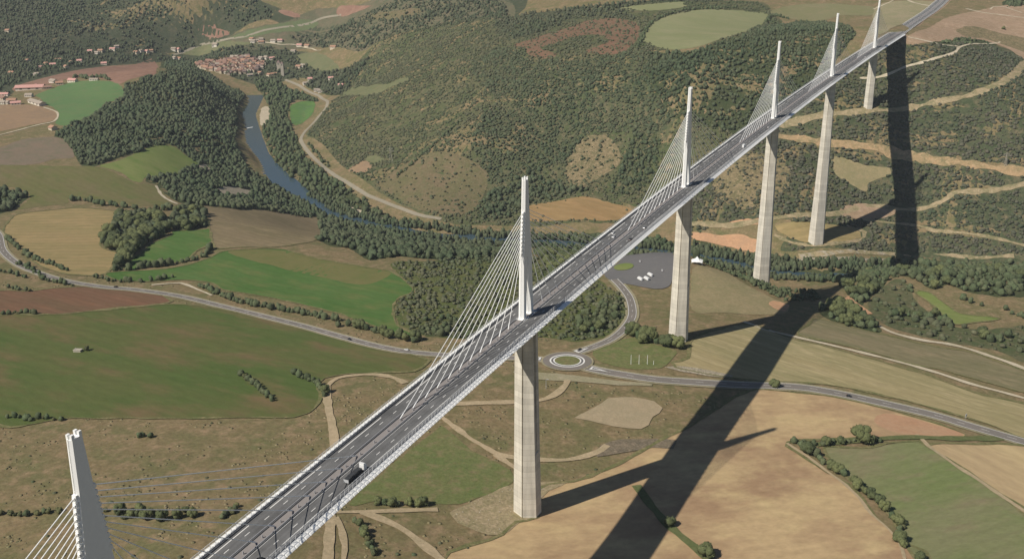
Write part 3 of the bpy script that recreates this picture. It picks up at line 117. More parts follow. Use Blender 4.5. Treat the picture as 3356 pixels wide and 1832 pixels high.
def ground(name, cols, big=60., mid=14., fine=2.2, ang=0., stretch=1., stripe=0., per=8., k=1.0, spread=1.0, fc=0.28):
    """cols: three sRGB triples (main, patch, patch2) seen in sunlight"""
    m, t, b = new_mat(name); N = t.nodes; L = t.links.new
    g = N.new('ShaderNodeNewGeometry'); mp = N.new('ShaderNodeMapping'); mp.inputs['Rotation'].default_value = (0, 0, ang)
    L(g.outputs['Position'], mp.inputs['Vector'])
    mp2 = N.new('ShaderNodeMapping'); mp2.inputs['Scale'].default_value = (1/stretch, 1, 0.6); L(mp.outputs[0], mp2.inputs['Vector'])
    def noise(sc, det=5, rough=0.6, src=mp2):
        n = N.new('ShaderNodeTexNoise'); n.inputs['Scale'].default_value = 1.0/sc; n.inputs['Detail'].default_value = det; n.inputs['Roughness'].default_value = rough
        L(src.outputs[0], n.inputs['Vector']); return n
    def ramp(n, a, bb):
        r = N.new('ShaderNodeMapRange'); r.inputs[1].default_value = a; r.inputs[2].default_value = bb; L(n.outputs[0], r.inputs[0]); return r
    def mix(fac, c0, c1, mode='MIX'):
        x = N.new('ShaderNodeMix'); x.data_type = 'RGBA'; x.blend_type = mode
        if hasattr(fac, 'outputs'): L(fac.outputs[0], x.inputs[0])
        else: x.inputs[0].default_value = fac
        for i, c in ((6, c0), (7, c1)):
            if hasattr(c, 'outputs'): L(c.outputs[2] if c.bl_idname == 'ShaderNodeMix' else c.outputs[0], x.inputs[i])
            else: x.inputs[i].default_value = tuple(c)+(1,)
        return x
    c = [srgb(q, k) for q in cols]
    h = 0.16/spread
    m1 = mix(ramp(noise(big), .5-h, .5+h), c[0], c[1])
    m2 = mix(ramp(noise(mid), .48, .72), m1, c[2])
    f = ramp(noise(fine, 4, .7), .25, .75); f.inputs[3].default_value = 1-fc; f.inputs[4].default_value = 1+fc
    cmb = N.new('ShaderNodeCombineColor')
    for i in range(3): L(f.outputs[0], cmb.inputs[i])
    m3 = mix(1.0, m2, cmb, 'MULTIPLY')
    last = m3
    if stripe:
        wv = N.new('ShaderNodeTexWave'); wv.inputs['Scale'].default_value = 2*math.pi/per/20*1.0; wv.bands_direction = 'Y'
        wv.inputs['Distortion'].default_value = 2.5; wv.inputs['Detail'].default_value = 2; wv.inputs['Detail Scale'].default_value = .3
        L(mp.outputs[0], wv.inputs['Vector'])
        rr = N.new('ShaderNodeMapRange'); rr.inputs[3].default_value = 1-stripe; rr.inputs[4].default_value = 1+stripe; L(wv.outputs[1], rr.inputs[0])
        cm = N.new('ShaderNodeCombineColor')
        for i in range(3): L(rr.outputs[0], cm.inputs[i])
        last = mix(1.0, m3, cm, 'MULTIPLY')
    L(last.outputs[2], b.inputs['Base Color'])
    bp = N.new('ShaderNodeBump'); bp.inputs['Strength'].default_value = .5; bp.inputs['Distance'].default_value = .6
    L(noise(fine*1.3, 4, .7).outputs[0], bp.inputs['Height']); L(bp.outputs[0], b.inputs['Normal'])
    b.inputs['Roughness'].default_value = 1.0; b.inputs['Specular IOR Level'].default_value = 0.05
    return m
def foliage(name, attr=True, c=(.06, .085, .04)):
    m, t, b = new_mat(name); N = t.nodes; L = t.links.new
    g = N.new('ShaderNodeNewGeometry'); n = N.new('ShaderNodeTexNoise'); n.inputs['Scale'].default_value = 1.1; n.inputs['Detail'].default_value = 3
    L(g.outputs['Position'], n.inputs['Vector'])
    r = N.new('ShaderNodeMapRange'); r.inputs[1].default_value = .3; r.inputs[2].default_value = .7; r.inputs[3].default_value = .65; r.inputs[4].default_value = 1.35; L(n.outputs[0], r.inputs[0])
    cm = N.new('ShaderNodeCombineColor')
    for i in range(3): L(r.outputs[0], cm.inputs[i])
    x = N.new('ShaderNodeMix'); x.data_type = 'RGBA'; x.blend_type = 'MULTIPLY'; x.inputs[0].default_value = 1.0; L(cm.outputs[0], x.inputs[7])
    if attr:
        a = N.new('ShaderNodeAttribute'); a.attribute_name = 'col'; L(a.outputs['Color'], x.inputs[6])
    else:
        oi = N.new('ShaderNodeObjectInfo'); rr = N.new('ShaderNodeValToRGB')
        rr.color_ramp.elements[0].color = tuple(v*.75 for v in c)+(1,); rr.color_ramp.elements[1].color = (c[0]*1.45, c[1]*1.3, c[2]*1.15, 1)
        L(oi.outputs['Random'], rr.inputs[0]); L(rr.outputs[0], x.inputs[6])
    L(x.outputs[2], b.inputs['Base Color']); b.inputs['Roughness'].default_value = .9; b.inputs['Specular IOR Level'].default_value = .12
    return m

GM = {}
def gm(key, *a, **kw): GM[key] = ground('ground_'+key, *a, **kw)
gm('base', [(124,109,82),(104,102,70),(142,122,96)], 40, 11, 3.2, spread=1.1, fc=.32)
gm('lush', [(90,118,76),(98,122,78),(106,118,82)], 60, 20, 6, fc=.1)
gm('lush2', [(84,112,66),(94,124,64),(80,104,70)], 50, 20, 6, fc=.1)
gm('redfar', [(140,110,94),(128,100,86),(150,122,104)], 60, 20, 6, fc=.1)
gm('redfar2', [(122,92,75),(108,90,72),(112,104,80)], 40, 12, 4, fc=.2)
gm('tanfar', [(146,122,98),(136,116,94),(150,126,98)], 60, 20, 6, fc=.1)
gm('greybrown', [(118,108,92),(126,110,94),(106,104,82)], 50, 18, 5, fc=.15)
gm('olive', [(104,104,66),(112,104,74),(94,102,60)], 70, 24, 5, ang=.4, stretch=2.4, stripe=.03, per=14, spread=1.4, fc=.13)
gm('olivefar', [(110,112,82),(102,106,76),(116,112,84)], 60, 20, 6, fc=.15)
gm('drylandfar', [(102,98,78),(92,94,72),(114,102,84)], 60, 20, 6, spread=1.4, fc=.2)
gm('greenfar', [(94,104,74),(100,110,78),(104,104,78)], 60, 20, 6, fc=.12)
gm('lime', [(112,124,70),(120,126,78),(100,118,62)], 50, 16, 5, ang=.3, stretch=3, fc=.1)
gm('tanloop', [(146,128,92),(136,124,86),(156,136,98)], 45, 14, 4, ang=-.5, stretch=2.5, stripe=.05, per=14, fc=.14)
gm('fallow', [(128,114,90),(116,106,80),(136,122,94)], 60, 16, 4, ang=.2, stretch=3, stripe=.04, per=12, fc=.14)
gm('green', [(84,108,60),(74,102,52),(102,110,66)], 60, 22, 5, ang=.2, stretch=2.4, stripe=.03, per=13, spread=1.3, fc=.13)
gm('dryolive', [(106,106,66),(112,108,70),(98,104,62)], 60, 20, 5, fc=.1)
gm('red', [(114,87,69),(108,88,68),(122,92,72)], 50, 18, 4, ang=.1, stretch=4, stripe=.04, per=9, spread=1.4, fc=.14)
gm('greatgreen', [(80,95,52),(92,96,58),(112,96,70)], 95, 34, 5, ang=.15, stretch=2.6, stripe=.025, per=14, spread=1.5, fc=.13)
gm('pasture', [(108,110,72),(98,108,66),(124,114,84)], 30, 9, 2.8, fc=.26)
gm('stubble', [(178,154,118),(154,128,100),(184,162,122)], 60, 22, 5, ang=-.7, stretch=1.6, stripe=.02, per=11, spread=1.6, fc=.16)
gm('stubblered', [(172,136,108),(168,140,112),(166,130,102)], 40, 14, 3, fc=.1)
gm('meadow', [(124,124,90),(112,122,78),(130,122,94)], 55, 15, 3, ang=-.9, stretch=2.5, stripe=.03, per=10, spread=1.3, fc=.15)
gm('straw', [(168,146,114),(180,160,122),(160,138,108)], 50, 16, 3, ang=.6, stretch=3, stripe=.04, per=14, fc=.1)
gm('drygrass', [(152,139,104),(138,131,96),(164,150,116)], 40, 10, 2.5, ang=.25, stretch=5, stripe=.04, per=12, fc=.16)
gm('greygreen', [(124,115,90),(114,110,82),(134,122,96)], 45, 14, 3.5, ang=.2, stretch=3, stripe=.03, per=11, spread=1.3, fc=.16)
gm('dryslope', [(140,128,98),(128,122,90),(148,134,104)], 35, 10, 3, fc=.18)
gm('brownterr', [(146,120,84),(132,112,78),(154,126,90)], 30, 10, 4, ang=.2, stretch=6, fc=.15)
gm('orange', [(182,142,110),(168,136,108),(188,150,118)], 20, 8, 3, fc=.15)
gm('plateau', [(128,130,96),(120,124,88),(134,132,100)], 90, 30, 6, ang=.5, stretch=3, fc=.08)
gm('plateau2', [(122,118,88),(116,116,82),(128,120,92)], 80, 25, 6, fc=.1)
gm('plateau3', [(146,136,108),(130,128,96),(150,138,114)], 40, 12, 4, fc=.16)
gm('dryhill', [(104,99,72),(114,101,79),(94,95,66)], 40, 12, 4, spread=1.3, fc=.28)
gm('scree', [(126,113,87),(106,101,74),(142,126,99)], 16, 6, 3, spread=1.4, fc=.38)
gm('barered', [(158,134,112),(146,126,102),(168,146,124)], 35, 10, 4, fc=.22)
gm('gravel', [(160,144,118),(152,140,114),(166,150,124)], 25, 8, 2, fc=.1)
gm('stony', [(150,136,108),(130,122,92),(168,150,124)], 14, 4, 1.8, fc=.35)
gm('beach', [(182,170,148),(166,156,134),(190,176,154)], 20, 6, 3, fc=.12)
gm('asphalt', [(124,118,112),(116,112,106),(130,122,116)], 40, 10, 1.5, fc=.06)
gm('asphalt2', [(108,106,106),(102,102,102),(112,110,108)], 40, 10, 1.5, fc=.06)
gm('asphaltfar', [(146,138,122),(138,132,116),(150,142,124)], 40, 10, 3, fc=.1)
gm('verge', [(150,142,118),(136,132,104),(160,150,126)], 20, 6, 2, fc=.2)
gm('dirt', [(170,152,124),(158,144,116),(178,160,132)], 25, 8, 2, fc=.15)
gm('dirtpale', [(190,178,156),(176,166,142),(198,186,166)], 25, 8, 2, fc=.12)
gm('dirtslope', [(154,138,110),(118,114,84),(166,150,122)], 16, 6, 2.5, spread=1.3, fc=.3)
gm('dirtred', [(164,138,106),(126,116,86),(174,150,118)], 16, 6, 2.5, spread=1.3, fc=.28)
gm('greenstrip', [(92,100,64),(104,106,72),(84,94,58)], 12, 5, 2, fc=.25)
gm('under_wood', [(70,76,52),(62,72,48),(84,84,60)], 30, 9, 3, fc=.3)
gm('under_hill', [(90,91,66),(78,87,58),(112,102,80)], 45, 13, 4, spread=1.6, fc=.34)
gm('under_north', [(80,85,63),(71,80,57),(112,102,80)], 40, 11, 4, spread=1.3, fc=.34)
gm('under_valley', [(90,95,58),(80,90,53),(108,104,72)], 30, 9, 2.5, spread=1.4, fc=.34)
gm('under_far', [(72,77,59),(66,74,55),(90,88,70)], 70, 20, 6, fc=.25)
gm('margin', [(116,112,78),(98,102,66),(138,126,94)], 14, 5, 2, fc=.3)
gm('rubble', [(118,108,90),(106,98,84),(136,122,104)], 8, 3, 1.6, fc=.45)
gm('rock', [(158,148,130),(140,132,114),(170,160,140)], 12, 4, 2, fc=.35)
MAT = {}
MAT['concrete'] = None
MAT['white'] = plain('white_paint', (.86, .86, .84), .45, var=.05)
MAT['steel'] = plain('pale_steel', (.46, .47, .48), .5, var=.08)
MAT['greysteel'] = plain('grey_steel', (.30, .30, .31), .5, var=.1)
MAT['asphalt'] = plain('viaduct_asphalt', (.125, .122, .12), .85, spec=.2, var=.12, scale=.25)
def lane_asphalt():
    m, t, b = new_mat('viaduct_asphalt_worn'); N = t.nodes; L = t.links.new
    g = N.new('ShaderNodeNewGeometry'); mp = N.new('ShaderNodeMapping'); mp.inputs['Scale'].default_value = (.9, .012, .3); L(g.outputs['Position'], mp.inputs[0])
    n = N.new('ShaderNodeTexNoise'); n.inputs['Scale'].default_value = 1.0; n.inputs['Detail'].default_value = 3; L(mp.outputs[0], n.inputs['Vector'])
    n2 = N.new('ShaderNodeTexNoise'); n2.inputs['Scale'].default_value = .12; n2.inputs['Detail'].default_value = 5; L(g.outputs['Position'], n2.inputs['Vector'])
    a = N.new('ShaderNodeMath'); a.operation = 'ADD'; L(n.outputs[0], a.inputs[0]); L(n2.outputs[0], a.inputs[1])
    r = N.new('ShaderNodeMapRange'); r.inputs[1].default_value = .7; r.inputs[2].default_value = 1.3; r.inputs[3].default_value = .095; r.inputs[4].default_value = .165; L(a.outputs[0], r.inputs[0])
    c = N.new('ShaderNodeCombineColor')
    for i in range(3): L(r.outputs[0], c.inputs[i])
    L(c.outputs[0], b.inputs['Base Color']); b.inputs['Roughness'].default_value = .85; b.inputs['Specular IOR Level'].default_value = .2
    return m
MAT['asphalt'] = lane_asphalt()
MAT['median'] = plain('median_concrete', (.255, .235, .225), .9, spec=.2, var=.1, scale=.3)
MAT['paint'] = plain('road_paint', (.72, .71, .68), .8, var=.08, scale=2)
MAT['dark'] = plain('dark_paint', (.02, .021, .024), .35)
MAT['rubber'] = plain('rubber', (.015, .015, .015), .8)
MAT['glass'] = plain('dark_glass', (.02, .025, .03), .08, spec=.6)
MAT['carwhite'] = plain('car_white', (.78, .78, .77), .3)
MAT['cargrey'] = plain('car_grey', (.25, .26, .27), .3, metal=.3)
MAT['cargo'] = plain('cargo_tarpaulin', (.045, .047, .05), .6, var=.2, scale=1.2)
MAT['lamp_red'] = plain('red_lens', (.4, .02, .02), .3)
MAT['lamp_clear'] = plain('clear_lens', (.7, .7, .68), .2)
MAT['bark'] = plain('bark', (.09, .07, .05), .95, var=.3, scale=3)
MAT['leaf'] = foliage('leaves', False, (.088, .108, .052))
MAT['leafbush'] = foliage('bush_leaves', False, (.088, .098, .050))
MAT['leafmass'] = foliage('leaf_mass', True)
MAT['stone'] = plain('pale_stone', (.42, .38, .31), .95, var=.2, scale=1.0)
MAT['canvas'] = plain('white_canvas', (.82, .82, .80), .7)
MAT['lattice'] = plain('galvanised_lattice', (.50, .47, .40), .5, metal=.3)
def concrete():
    m, t, b = new_mat('pier_concrete'); N = t.nodes; L = t.links.new
    g = N.new('ShaderNodeNewGeometry'); sx = N.new('ShaderNodeSeparateXYZ'); L(g.outputs['Position'], sx.inputs[0])
    # climbing-formwork lifts every four metres
    d = N.new('ShaderNodeMath'); d.operation = 'DIVIDE'; d.inputs[1].default_value = 4.0; L(sx.outputs[2], d.inputs[0])
    fl = N.new('ShaderNodeMath'); fl.operation = 'FLOOR'; L(d.outputs[0], fl.inputs[0])
    wn = N.new('ShaderNodeTexWhiteNoise'); wn.noise_dimensions = '1D'; L(fl.outputs[0], wn.inputs['W'])
    fr = N.new('ShaderNodeMath'); fr.operation = 'FRACT'; L(d.outputs[0], fr.inputs[0])
    ed = N.new('ShaderNodeMath'); ed.operation = 'LESS_THAN'; ed.inputs[1].default_value = .07; L(fr.outputs[0], ed.inputs[0])
    n = N.new('ShaderNodeTexNoise'); n.inputs['Scale'].default_value = .35; n.inputs['Detail'].default_value = 5
    mp = N.new('ShaderNodeMapping'); mp.inputs['Scale'].default_value = (1, 1, .12); L(g.outputs['Position'], mp.inputs[0]); L(mp.outputs[0], n.inputs['Vector'])
    a = N.new('ShaderNodeMapRange'); a.inputs[3].default_value = .89; a.inputs[4].default_value = 1.07; L(wn.outputs[0], a.inputs[0])
    c = N.new('ShaderNodeMapRange'); c.inputs[1].default_value = .3; c.inputs[2].default_value = .7; c.inputs[3].default_value = .83; c.inputs[4].default_value = 1.1; L(n.outputs[0], c.inputs[0])
    e = N.new('ShaderNodeMapRange'); e.inputs[3].default_value = 1.0; e.inputs[4].default_value = .80; L(ed.outputs[0], e.inputs[0])
    p1 = N.new('ShaderNodeMath'); p1.operation = 'MULTIPLY'; L(a.outputs[0], p1.inputs[0]); L(c.outputs[0], p1.inputs[1])
    p2 = N.new('ShaderNodeMath'); p2.operation = 'MULTIPLY'; L(p1.outputs[0], p2.inputs[0]); L(e.outputs[0], p2.inputs[1])
    cm = N.new('ShaderNodeCombineColor'); 
    for i, v in enumerate((.64, .60, .515)):
        q = N.new('ShaderNodeMath'); q.operation = 'MULTIPLY'; q.inputs[1].default_value = v; L(p2.outputs[0], q.inputs[0]); L(q.outputs[0], cm.inputs[i])
    L(cm.outputs[0], b.inputs['Base Color']); b.inputs['Roughness'].default_value = .9; b.inputs['Specular IOR Level'].default_value = .2
    return m
MAT['concrete'] = concrete()
def acrylic():
    m, t, b = new_mat('acrylic_slat'); N = t.nodes; L = t.links.new
    for n in list(N):
        if n.bl_idname != 'ShaderNodeOutputMaterial': N.remove(n)
    out = [n for n in N][0]
    tr = N.new('ShaderNodeBsdfTransparent'); df = N.new('ShaderNodeBsdfDiffuse'); tl = N.new('ShaderNodeBsdfTranslucent')
    df.inputs[0].default_value = (.8, .8, .8, 1); tl.inputs[0].default_value = (.8, .8, .8, 1)
    a = N.new('ShaderNodeMixShader'); a.inputs[0].default_value = .5; L(df.outputs[0], a.inputs[1]); L(tl.outputs[0], a.inputs[2])
    c = N.new('ShaderNodeMixShader'); c.inputs[0].default_value = .30; L(tr.outputs[0], c.inputs[1]); L(a.outputs[0], c.inputs[2])
    L(c.outputs[0], out.inputs[0]); return m
MAT['acrylic'] = acrylic()
def water():
    m, t, b = new_mat('river_water'); N = t.nodes; L = t.links.new
    b.inputs['Base Color'].default_value = (.046, .078, .102, 1); b.inputs['Roughness'].default_value = .2; b.inputs['Specular IOR Level'].default_value = .6
    g = N.new('ShaderNodeNewGeometry'); n = N.new('ShaderNodeTexNoise'); n.inputs['Scale'].default_value = .25; n.inputs['Detail'].default_value = 4; L(g.outputs['Position'], n.inputs['Vector'])
    bp = N.new('ShaderNodeBump'); bp.inputs['Strength'].default_value = .25; bp.inputs['Distance'].default_value = .3; L(n.outputs[0], bp.inputs['Height']); L(bp.outputs[0], b.inputs['Normal'])
    return m
MAT['water'] = water()

# ------------------------------------------------------------------ terrain
P_ = np.array(CTRL, float); SC = 1000.0
def _ph(r): return np.where(r > 1e-9, r*r*np.log(np.maximum(r, 1e-9)), 0)
X_ = P_[:, :2]/SC; n_ = len(P_)
A_ = np.zeros((n_+3, n_+3)); A_[:n_, :n_] = _ph(np.linalg.norm(X_[:, None]-X_[None], axis=2)) + 2e-4*np.eye(n_)
A_[:n_, n_] = 1; A_[:n_, n_+1:] = X_; A_[n_, :n_] = 1; A_[n_+1:, :n_] = X_.T
W_ = np.linalg.solve(A_, np.r_[P_[:, 2], 0, 0, 0])
def tps(x, y):
    x = x/SC; y = y/SC; o = W_[n_] + W_[n_+1]*x + W_[n_+2]*y
    for i in range(n_): o = o + W_[i]*_ph(np.hypot(x-X_[i, 0], y-X_[i, 1]))
    return o
def vnoise(x, y, s, seed):
    g = np.random.default_rng(seed).random((256, 256)); x = x/s; y = y/s
    xi = np.floor(x).astype(int); yi = np.floor(y).astype(int); fx = x-xi; fy = y-yi
    fx = fx*fx*(3-2*fx); fy = fy*fy*(3-2*fy)
    a = g[xi % 256, yi % 256]; b = g[(xi+1) % 256, yi % 256]; c = g[xi % 256, (yi+1) % 256]; d = g[(xi+1) % 256, (yi+1) % 256]
    return (a*(1-fx)+b*fx)*(1-fy)+(c*(1-fx)+d*fx)*fy
GX0, GX1, GY0, GY1, GS = -3600.0, 1200.0, -720.0, 3600.0, 12.0
gx = np.arange(GX0, GX1+1, GS); gy = np.arange(GY0, GY1+1, GS); NX, NY = len(gx), len(gy)
XX, YY = np.meshgrid(gx, gy, indexing='ij')
HH = tps(XX, YY)
s0, s1 = np.gradient(HH, GS); slope_ = np.hypot(s0, s1)
amp = np.clip((slope_-.13)*16, 0, 4.5)
HH = HH + amp*((vnoise(XX, YY, 110, 1)-.5)*2 + (vnoise(XX, YY, 45, 2)-.5)*1.2)
WATER_Z = -316.0
RV = np.array(RIVER, float)
def dist_poly(x, y, L):
    d = np.full(np.shape(x), 1e9)
    for a, b in zip(L[:-1], L[1:]):
        ab = b-a; t = np.clip(((x-a[0])*ab[0]+(y-a[1])*ab[1])/(ab@ab), 0, 1)
        d = np.minimum(d, np.hypot(x-a[0]-t*ab[0], y-a[1]-t*ab[1]))
    return d
RVU = RV[:6]; RVL = RV[5:]
dr = np.minimum(dist_poly(XX, YY, RVU), dist_poly(XX, YY, RVL)+5)
HH = np.where(dr < 15, np.minimum(HH, WATER_Z-2.0), np.where(dr < 34, np.maximum(HH, WATER_Z-2+(dr-15)/19*3.5), np.maximum(HH, WATER_Z+1.5)))
def hgt(x, y):
    x = np.asarray(x, float); y = np.asarray(y, float)
    u = np.clip((x-GX0)/GS, 0, NX-1.001); v = np.clip((y-GY0)/GS, 0, NY-1.001)
    i = u.astype(int); j = v.astype(int); fx = u-i; fy = v-j
    h00 = HH[i, j]; h10 = HH[i+1, j]; h01 = HH[i, j+1]; h11 = HH[i+1, j+1]
    return np.where(fx >= fy, h00+fx*(h10-h00)+fy*(h11-h10), h00+fy*(h01-h00)+fx*(h11-h01))
idx = np.arange(NX*NY).reshape(NX, NY)
a, b, c, d = idx[:-1, :-1].ravel(), idx[1:, :-1].ravel(), idx[1:, 1:].ravel(), idx[:-1, 1:].ravel()
tri = np.concatenate([np.stack([a, b, c], 1), np.stack([a, c, d], 1)])
me = np_mesh('terrain', np.stack([XX.ravel(), YY.ravel(), HH.ravel()], 1), tri, GM['base']); me.polygons.foreach_set('use_smooth', np.ones(len(tri), bool))
tag(link('terrain', me), 'rolling valley ground of dry grass and scrub under the viaduct', kind='structure')

def inside(px, py, poly):
    poly = np.asarray(poly); x1, y1 = poly[:, 0], poly[:, 1]; x2, y2 = np.roll(x1, -1), np.roll(y1, -1)
    r = np.zeros(np.shape(px), bool)
    for i in range(len(poly)):
        c = ((y1[i] > py) != (y2[i] > py)); dy = y2[i]-y1[i] if y2[i] != y1[i] else 1e-9
        r ^= c & (px < (x2[i]-x1[i])*(py-y1[i])/dy+x1[i])
    return r
def catmull(P, step, closed=False):
    P = np.asarray(P, float); n = len(P); out = []
    for i in range(n if closed else n-1):
        p0 = P[(i-1) % n] if (closed or i > 0) else 2*P[0]-P[1]; p1 = P[i]; p2 = P[(i+1) % n]
        p3 = P[(i+2) % n] if (closed or i+2 < n) else 2*P[-1]-P[-2]
        m = max(1, int(np.linalg.norm(p2-p1)/step))
        for k in range(m):
            t = k/m; out.append(.5*((2*p1)+(-p0+p2)*t+(2*p0-5*p1+4*p2-p3)*t*t+(-p0+3*p1-3*p2+p3)*t**3))
    if not closed: out.append(P[-1])
    return np.array(out)
def sheet(name, poly, mat, off, label=None, smooth=True, rough=1.0, spacing=12.0):
    B = catmull(poly, 7, True) if smooth else np.asarray(poly, float)
    if rough: B = B + (np.stack([vnoise(B[:, 0], B[:, 1], 9, 31), vnoise(B[:, 0], B[:, 1], 9, 32)], 1)-.5)*2.4*rough
    x0, y0 = B.min(0); x1, y1 = B.max(0)
    ax, ay = np.meshgrid(np.arange(x0, x1, spacing), np.arange(y0, y1, spacing), indexing='ij'); ax = ax.ravel(); ay = ay.ravel()
    k = inside(ax, ay, B)
    if k.any():
        ax, ay = ax[k], ay[k]; dd = np.min(np.hypot(ax[:, None]-B[None, :, 0], ay[:, None]-B[None, :, 1]), axis=1); ax, ay = ax[dd > 3], ay[dd > 3]
    else: ax = ay = np.zeros(0)
    V = [Vector(q) for q in B]+[Vector(q) for q in zip(ax, ay)]; nb = len(B)
    r = delaunay_2d_cdt(V, [(i, (i+1) % nb) for i in range(nb)], [], 1, 1e-4)
    q = np.array([(v.x, v.y) for v in r[0]]); fc = np.array([f for f in r[2] if len(f) == 3])
    v3 = np.c_[q, hgt(q[:, 0], q[:, 1])+off]
    e1 = v3[fc[:, 1]]-v3[fc[:, 0]]; e2 = v3[fc[:, 2]]-v3[fc[:, 0]]; fl = np.cross(e1, e2)[:, 2] < 0
    fc[fl] = fc[fl][:, ::-1]
    o = link(name, np_mesh(name, v3, fc, mat)); tag(o, label, kind='structure'); return o
def ribbon(name, C2, half, mat, off, label=None, parent=None, zfun=None, lat=0.0, across=3, z_of=None, rag=0.0):
    C2 = np.asarray(C2, float); T = np.gradient(C2, axis=0); T /= np.maximum(np.linalg.norm(T, axis=1), 1e-6)[:, None]; Nn = np.stack([T[:, 1], -T[:, 0]], 1)
    rows = []; us = np.linspace(-half, half, across)
    wv_ = 1.0+rag*(vnoise(C2[:, 0], C2[:, 1], 11, 51)-.5)[:, None]
    pts = np.stack([C2+Nn*(lat+u*wv_) for u in us], 1)      # (n, across, 2)
    z = (hgt(pts[..., 0], pts[..., 1]) if z_of is None else z_of(pts, C2))+off
    v = np.c_[pts.reshape(-1, 2), z.ravel()]; n = len(C2); f = []
    ii = np.arange(n-1)[:, None]*across+np.arange(across-1)[None]; ii = ii.ravel()
    f = np.concatenate([np.stack([ii, ii+1, ii+across+1], 1), np.stack([ii, ii+across+1, ii+across], 1)])
    e = np.cross(v[f[:, 1]]-v[f[:, 0]], v[f[:, 2]]-v[f[:, 0]])[:, 2] < 0; f[e] = f[e][:, ::-1]
    o = link(name, np_mesh(name, v, f, mat), None, parent)
    if parent is None: tag(o, label, kind='structure')
    return o

# water
tag(ribbon('river_water', catmull(RV, 20), 42, MAT['water'], 0, 'grey blue river bending through the valley', across=2, z_of=lambda p, c: np.full(p.shape[:2], WATER_Z)), kind='structure')

# undergrowth below the woods and scrub
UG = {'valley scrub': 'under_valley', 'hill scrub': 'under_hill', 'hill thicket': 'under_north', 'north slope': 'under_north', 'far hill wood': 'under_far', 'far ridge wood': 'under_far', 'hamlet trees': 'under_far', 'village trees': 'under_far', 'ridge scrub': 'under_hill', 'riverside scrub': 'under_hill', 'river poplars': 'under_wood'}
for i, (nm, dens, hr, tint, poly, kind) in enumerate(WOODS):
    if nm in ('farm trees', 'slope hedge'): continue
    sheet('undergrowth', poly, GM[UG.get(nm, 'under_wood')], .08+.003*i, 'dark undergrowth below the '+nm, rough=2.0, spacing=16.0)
# fields
for i, (nm, m, poly) in enumerate(FIELDS):
    far = min(np.hypot(q[0]-CAM[0], q[1]-CAM[1]) for q in poly)
    hard = m in ('asphalt2',)
    sheet('car_park' if hard else 'field', poly, GM[m], .20+.008*i, nm, rough=0.0 if hard else (1.0 if far < 1500 else 1.6))
for i, (nm, m, poly) in enumerate(FIELDS):
    if min(np.hypot(q[0]-CAM[0], q[1]-CAM[1]) for q in poly) < 1500 and m in ('olive', 'tanloop', 'fallow', 'green', 'red', 'greatgreen', 'stubble', 'meadow', 'straw', 'drygrass', 'greygreen', 'lime', 'plateau'):
        c = catmull(poly, 7, True); c = np.r_[c, c[:1]]; c = c+(np.stack([vnoise(c[:, 0], c[:, 1], 14, 61), vnoise(c[:, 0], c[:, 1], 14, 62)], 1)-.5)*2.5
        ribbon('field_margin', c, 1.3, GM['margin'], .62+.004*i, 'weedy grass margin around the '+nm, across=3, rag=1.7)
# roads and tracks
LINES = []
for i, (nm, k, wd, pts) in enumerate(ROADS):
    c = catmull(pts, 6)
    if nm == 'road' and k == 'asphalt':
        ribbon('road_verge', c, wd/2+2.6, GM['verge'], .66+.004*i, 'pale gravel verge of the valley road', across=5)
        ro = ribbon('road', c, wd/2, GM['asphalt'], .80+.004*i, 'grey asphalt road through the fields', across=5)
        for lat in (-wd/2+.7, wd/2-.7): ribbon('edge_line', c, .22, MAT['paint'], .90+.004*i, parent=ro, lat=lat, across=2)
        for q in range(0, len(c)-2, 3): LINES.append((ro, c[q:q+2]))
    else:
        wob = vnoise(c[:, 0], c[:, 1], 15, 77)-.5
        ribbon('road' if nm == 'road' else ('grass_strip' if k == 'greenstrip' else 'track'), c+wob[:, None]*(.8 if nm == 'track' else .2), wd/2, GM[k], .64+.004*i,
               {'asphaltfar': 'pale valley road', 'greenstrip': 'green grass strip between fields'}.get(k, 'pale dirt track'), across=4, rag=.1 if nm == 'road' else (1.3 if k in ('dirtred', 'dirtslope') else .8))
cen = {}
for ro, seg in LINES: cen.setdefault(ro.name, (ro, []))[1].append(seg)
for ro, segs in cen.values():
    mb = MB()
    for sgm in segs:
        t = (sgm[1]-sgm[0])/np.linalg.norm(sgm[1]-sgm[0]); nn = np.array([t[1], -t[0]])*.14; zz = hgt(sgm[:, 0], sgm[:, 1])+1.02
        mb.add([(*(sgm[0]-nn), zz[0]), (*(sgm[0]+nn), zz[0]), (*(sgm[1]+nn), zz[1]), (*(sgm[1]-nn), zz[1])], [(0, 1, 2, 3)])
    tag(mb.build('centre_dashes', MAT['paint'], ro), kind='stuff')
# roundabout
rc = np.array(SPOTS['round'][0])
def circ(c, r, n=48): return [(c[0]+r*math.cos(2*math.pi*i/n), c[1]+r*math.sin(2*math.pi*i/n)) for i in range(n)]
sheet('roundabout_verge', circ(rc, 23.2), GM['verge'], 1.0, 'pale verge around the roundabout', False, 0, 6)
sheet('roundabout_road', circ(rc, 21.6), GM['asphalt'], 1.12, 'grey ring road of the roundabout', False, 0, 6)
ribbon('island_kerb', np.array(circ(rc, 14.9)+[circ(rc, 14.9)[0]]), .7, MAT['paint'], 1.28, 'pale outer kerb ring of the roundabout island', across=2)
sheet('roundabout_apron', circ(rc, 14.2), GM['asphalt2'], 1.22, 'grey apron of the roundabout island', False, 0, 6)
ribbon('island_kerb', np.array(circ(rc, 11.8)+[circ(rc, 11.8)[0]]), .6, MAT['paint'], 1.36, 'pale inner kerb ring of the roundabout island', across=2)
sheet('roundabout_lawn', circ(rc, 11.2), GM['pasture'], 1.40, 'round grass island of the roundabout', False, 0, 5)
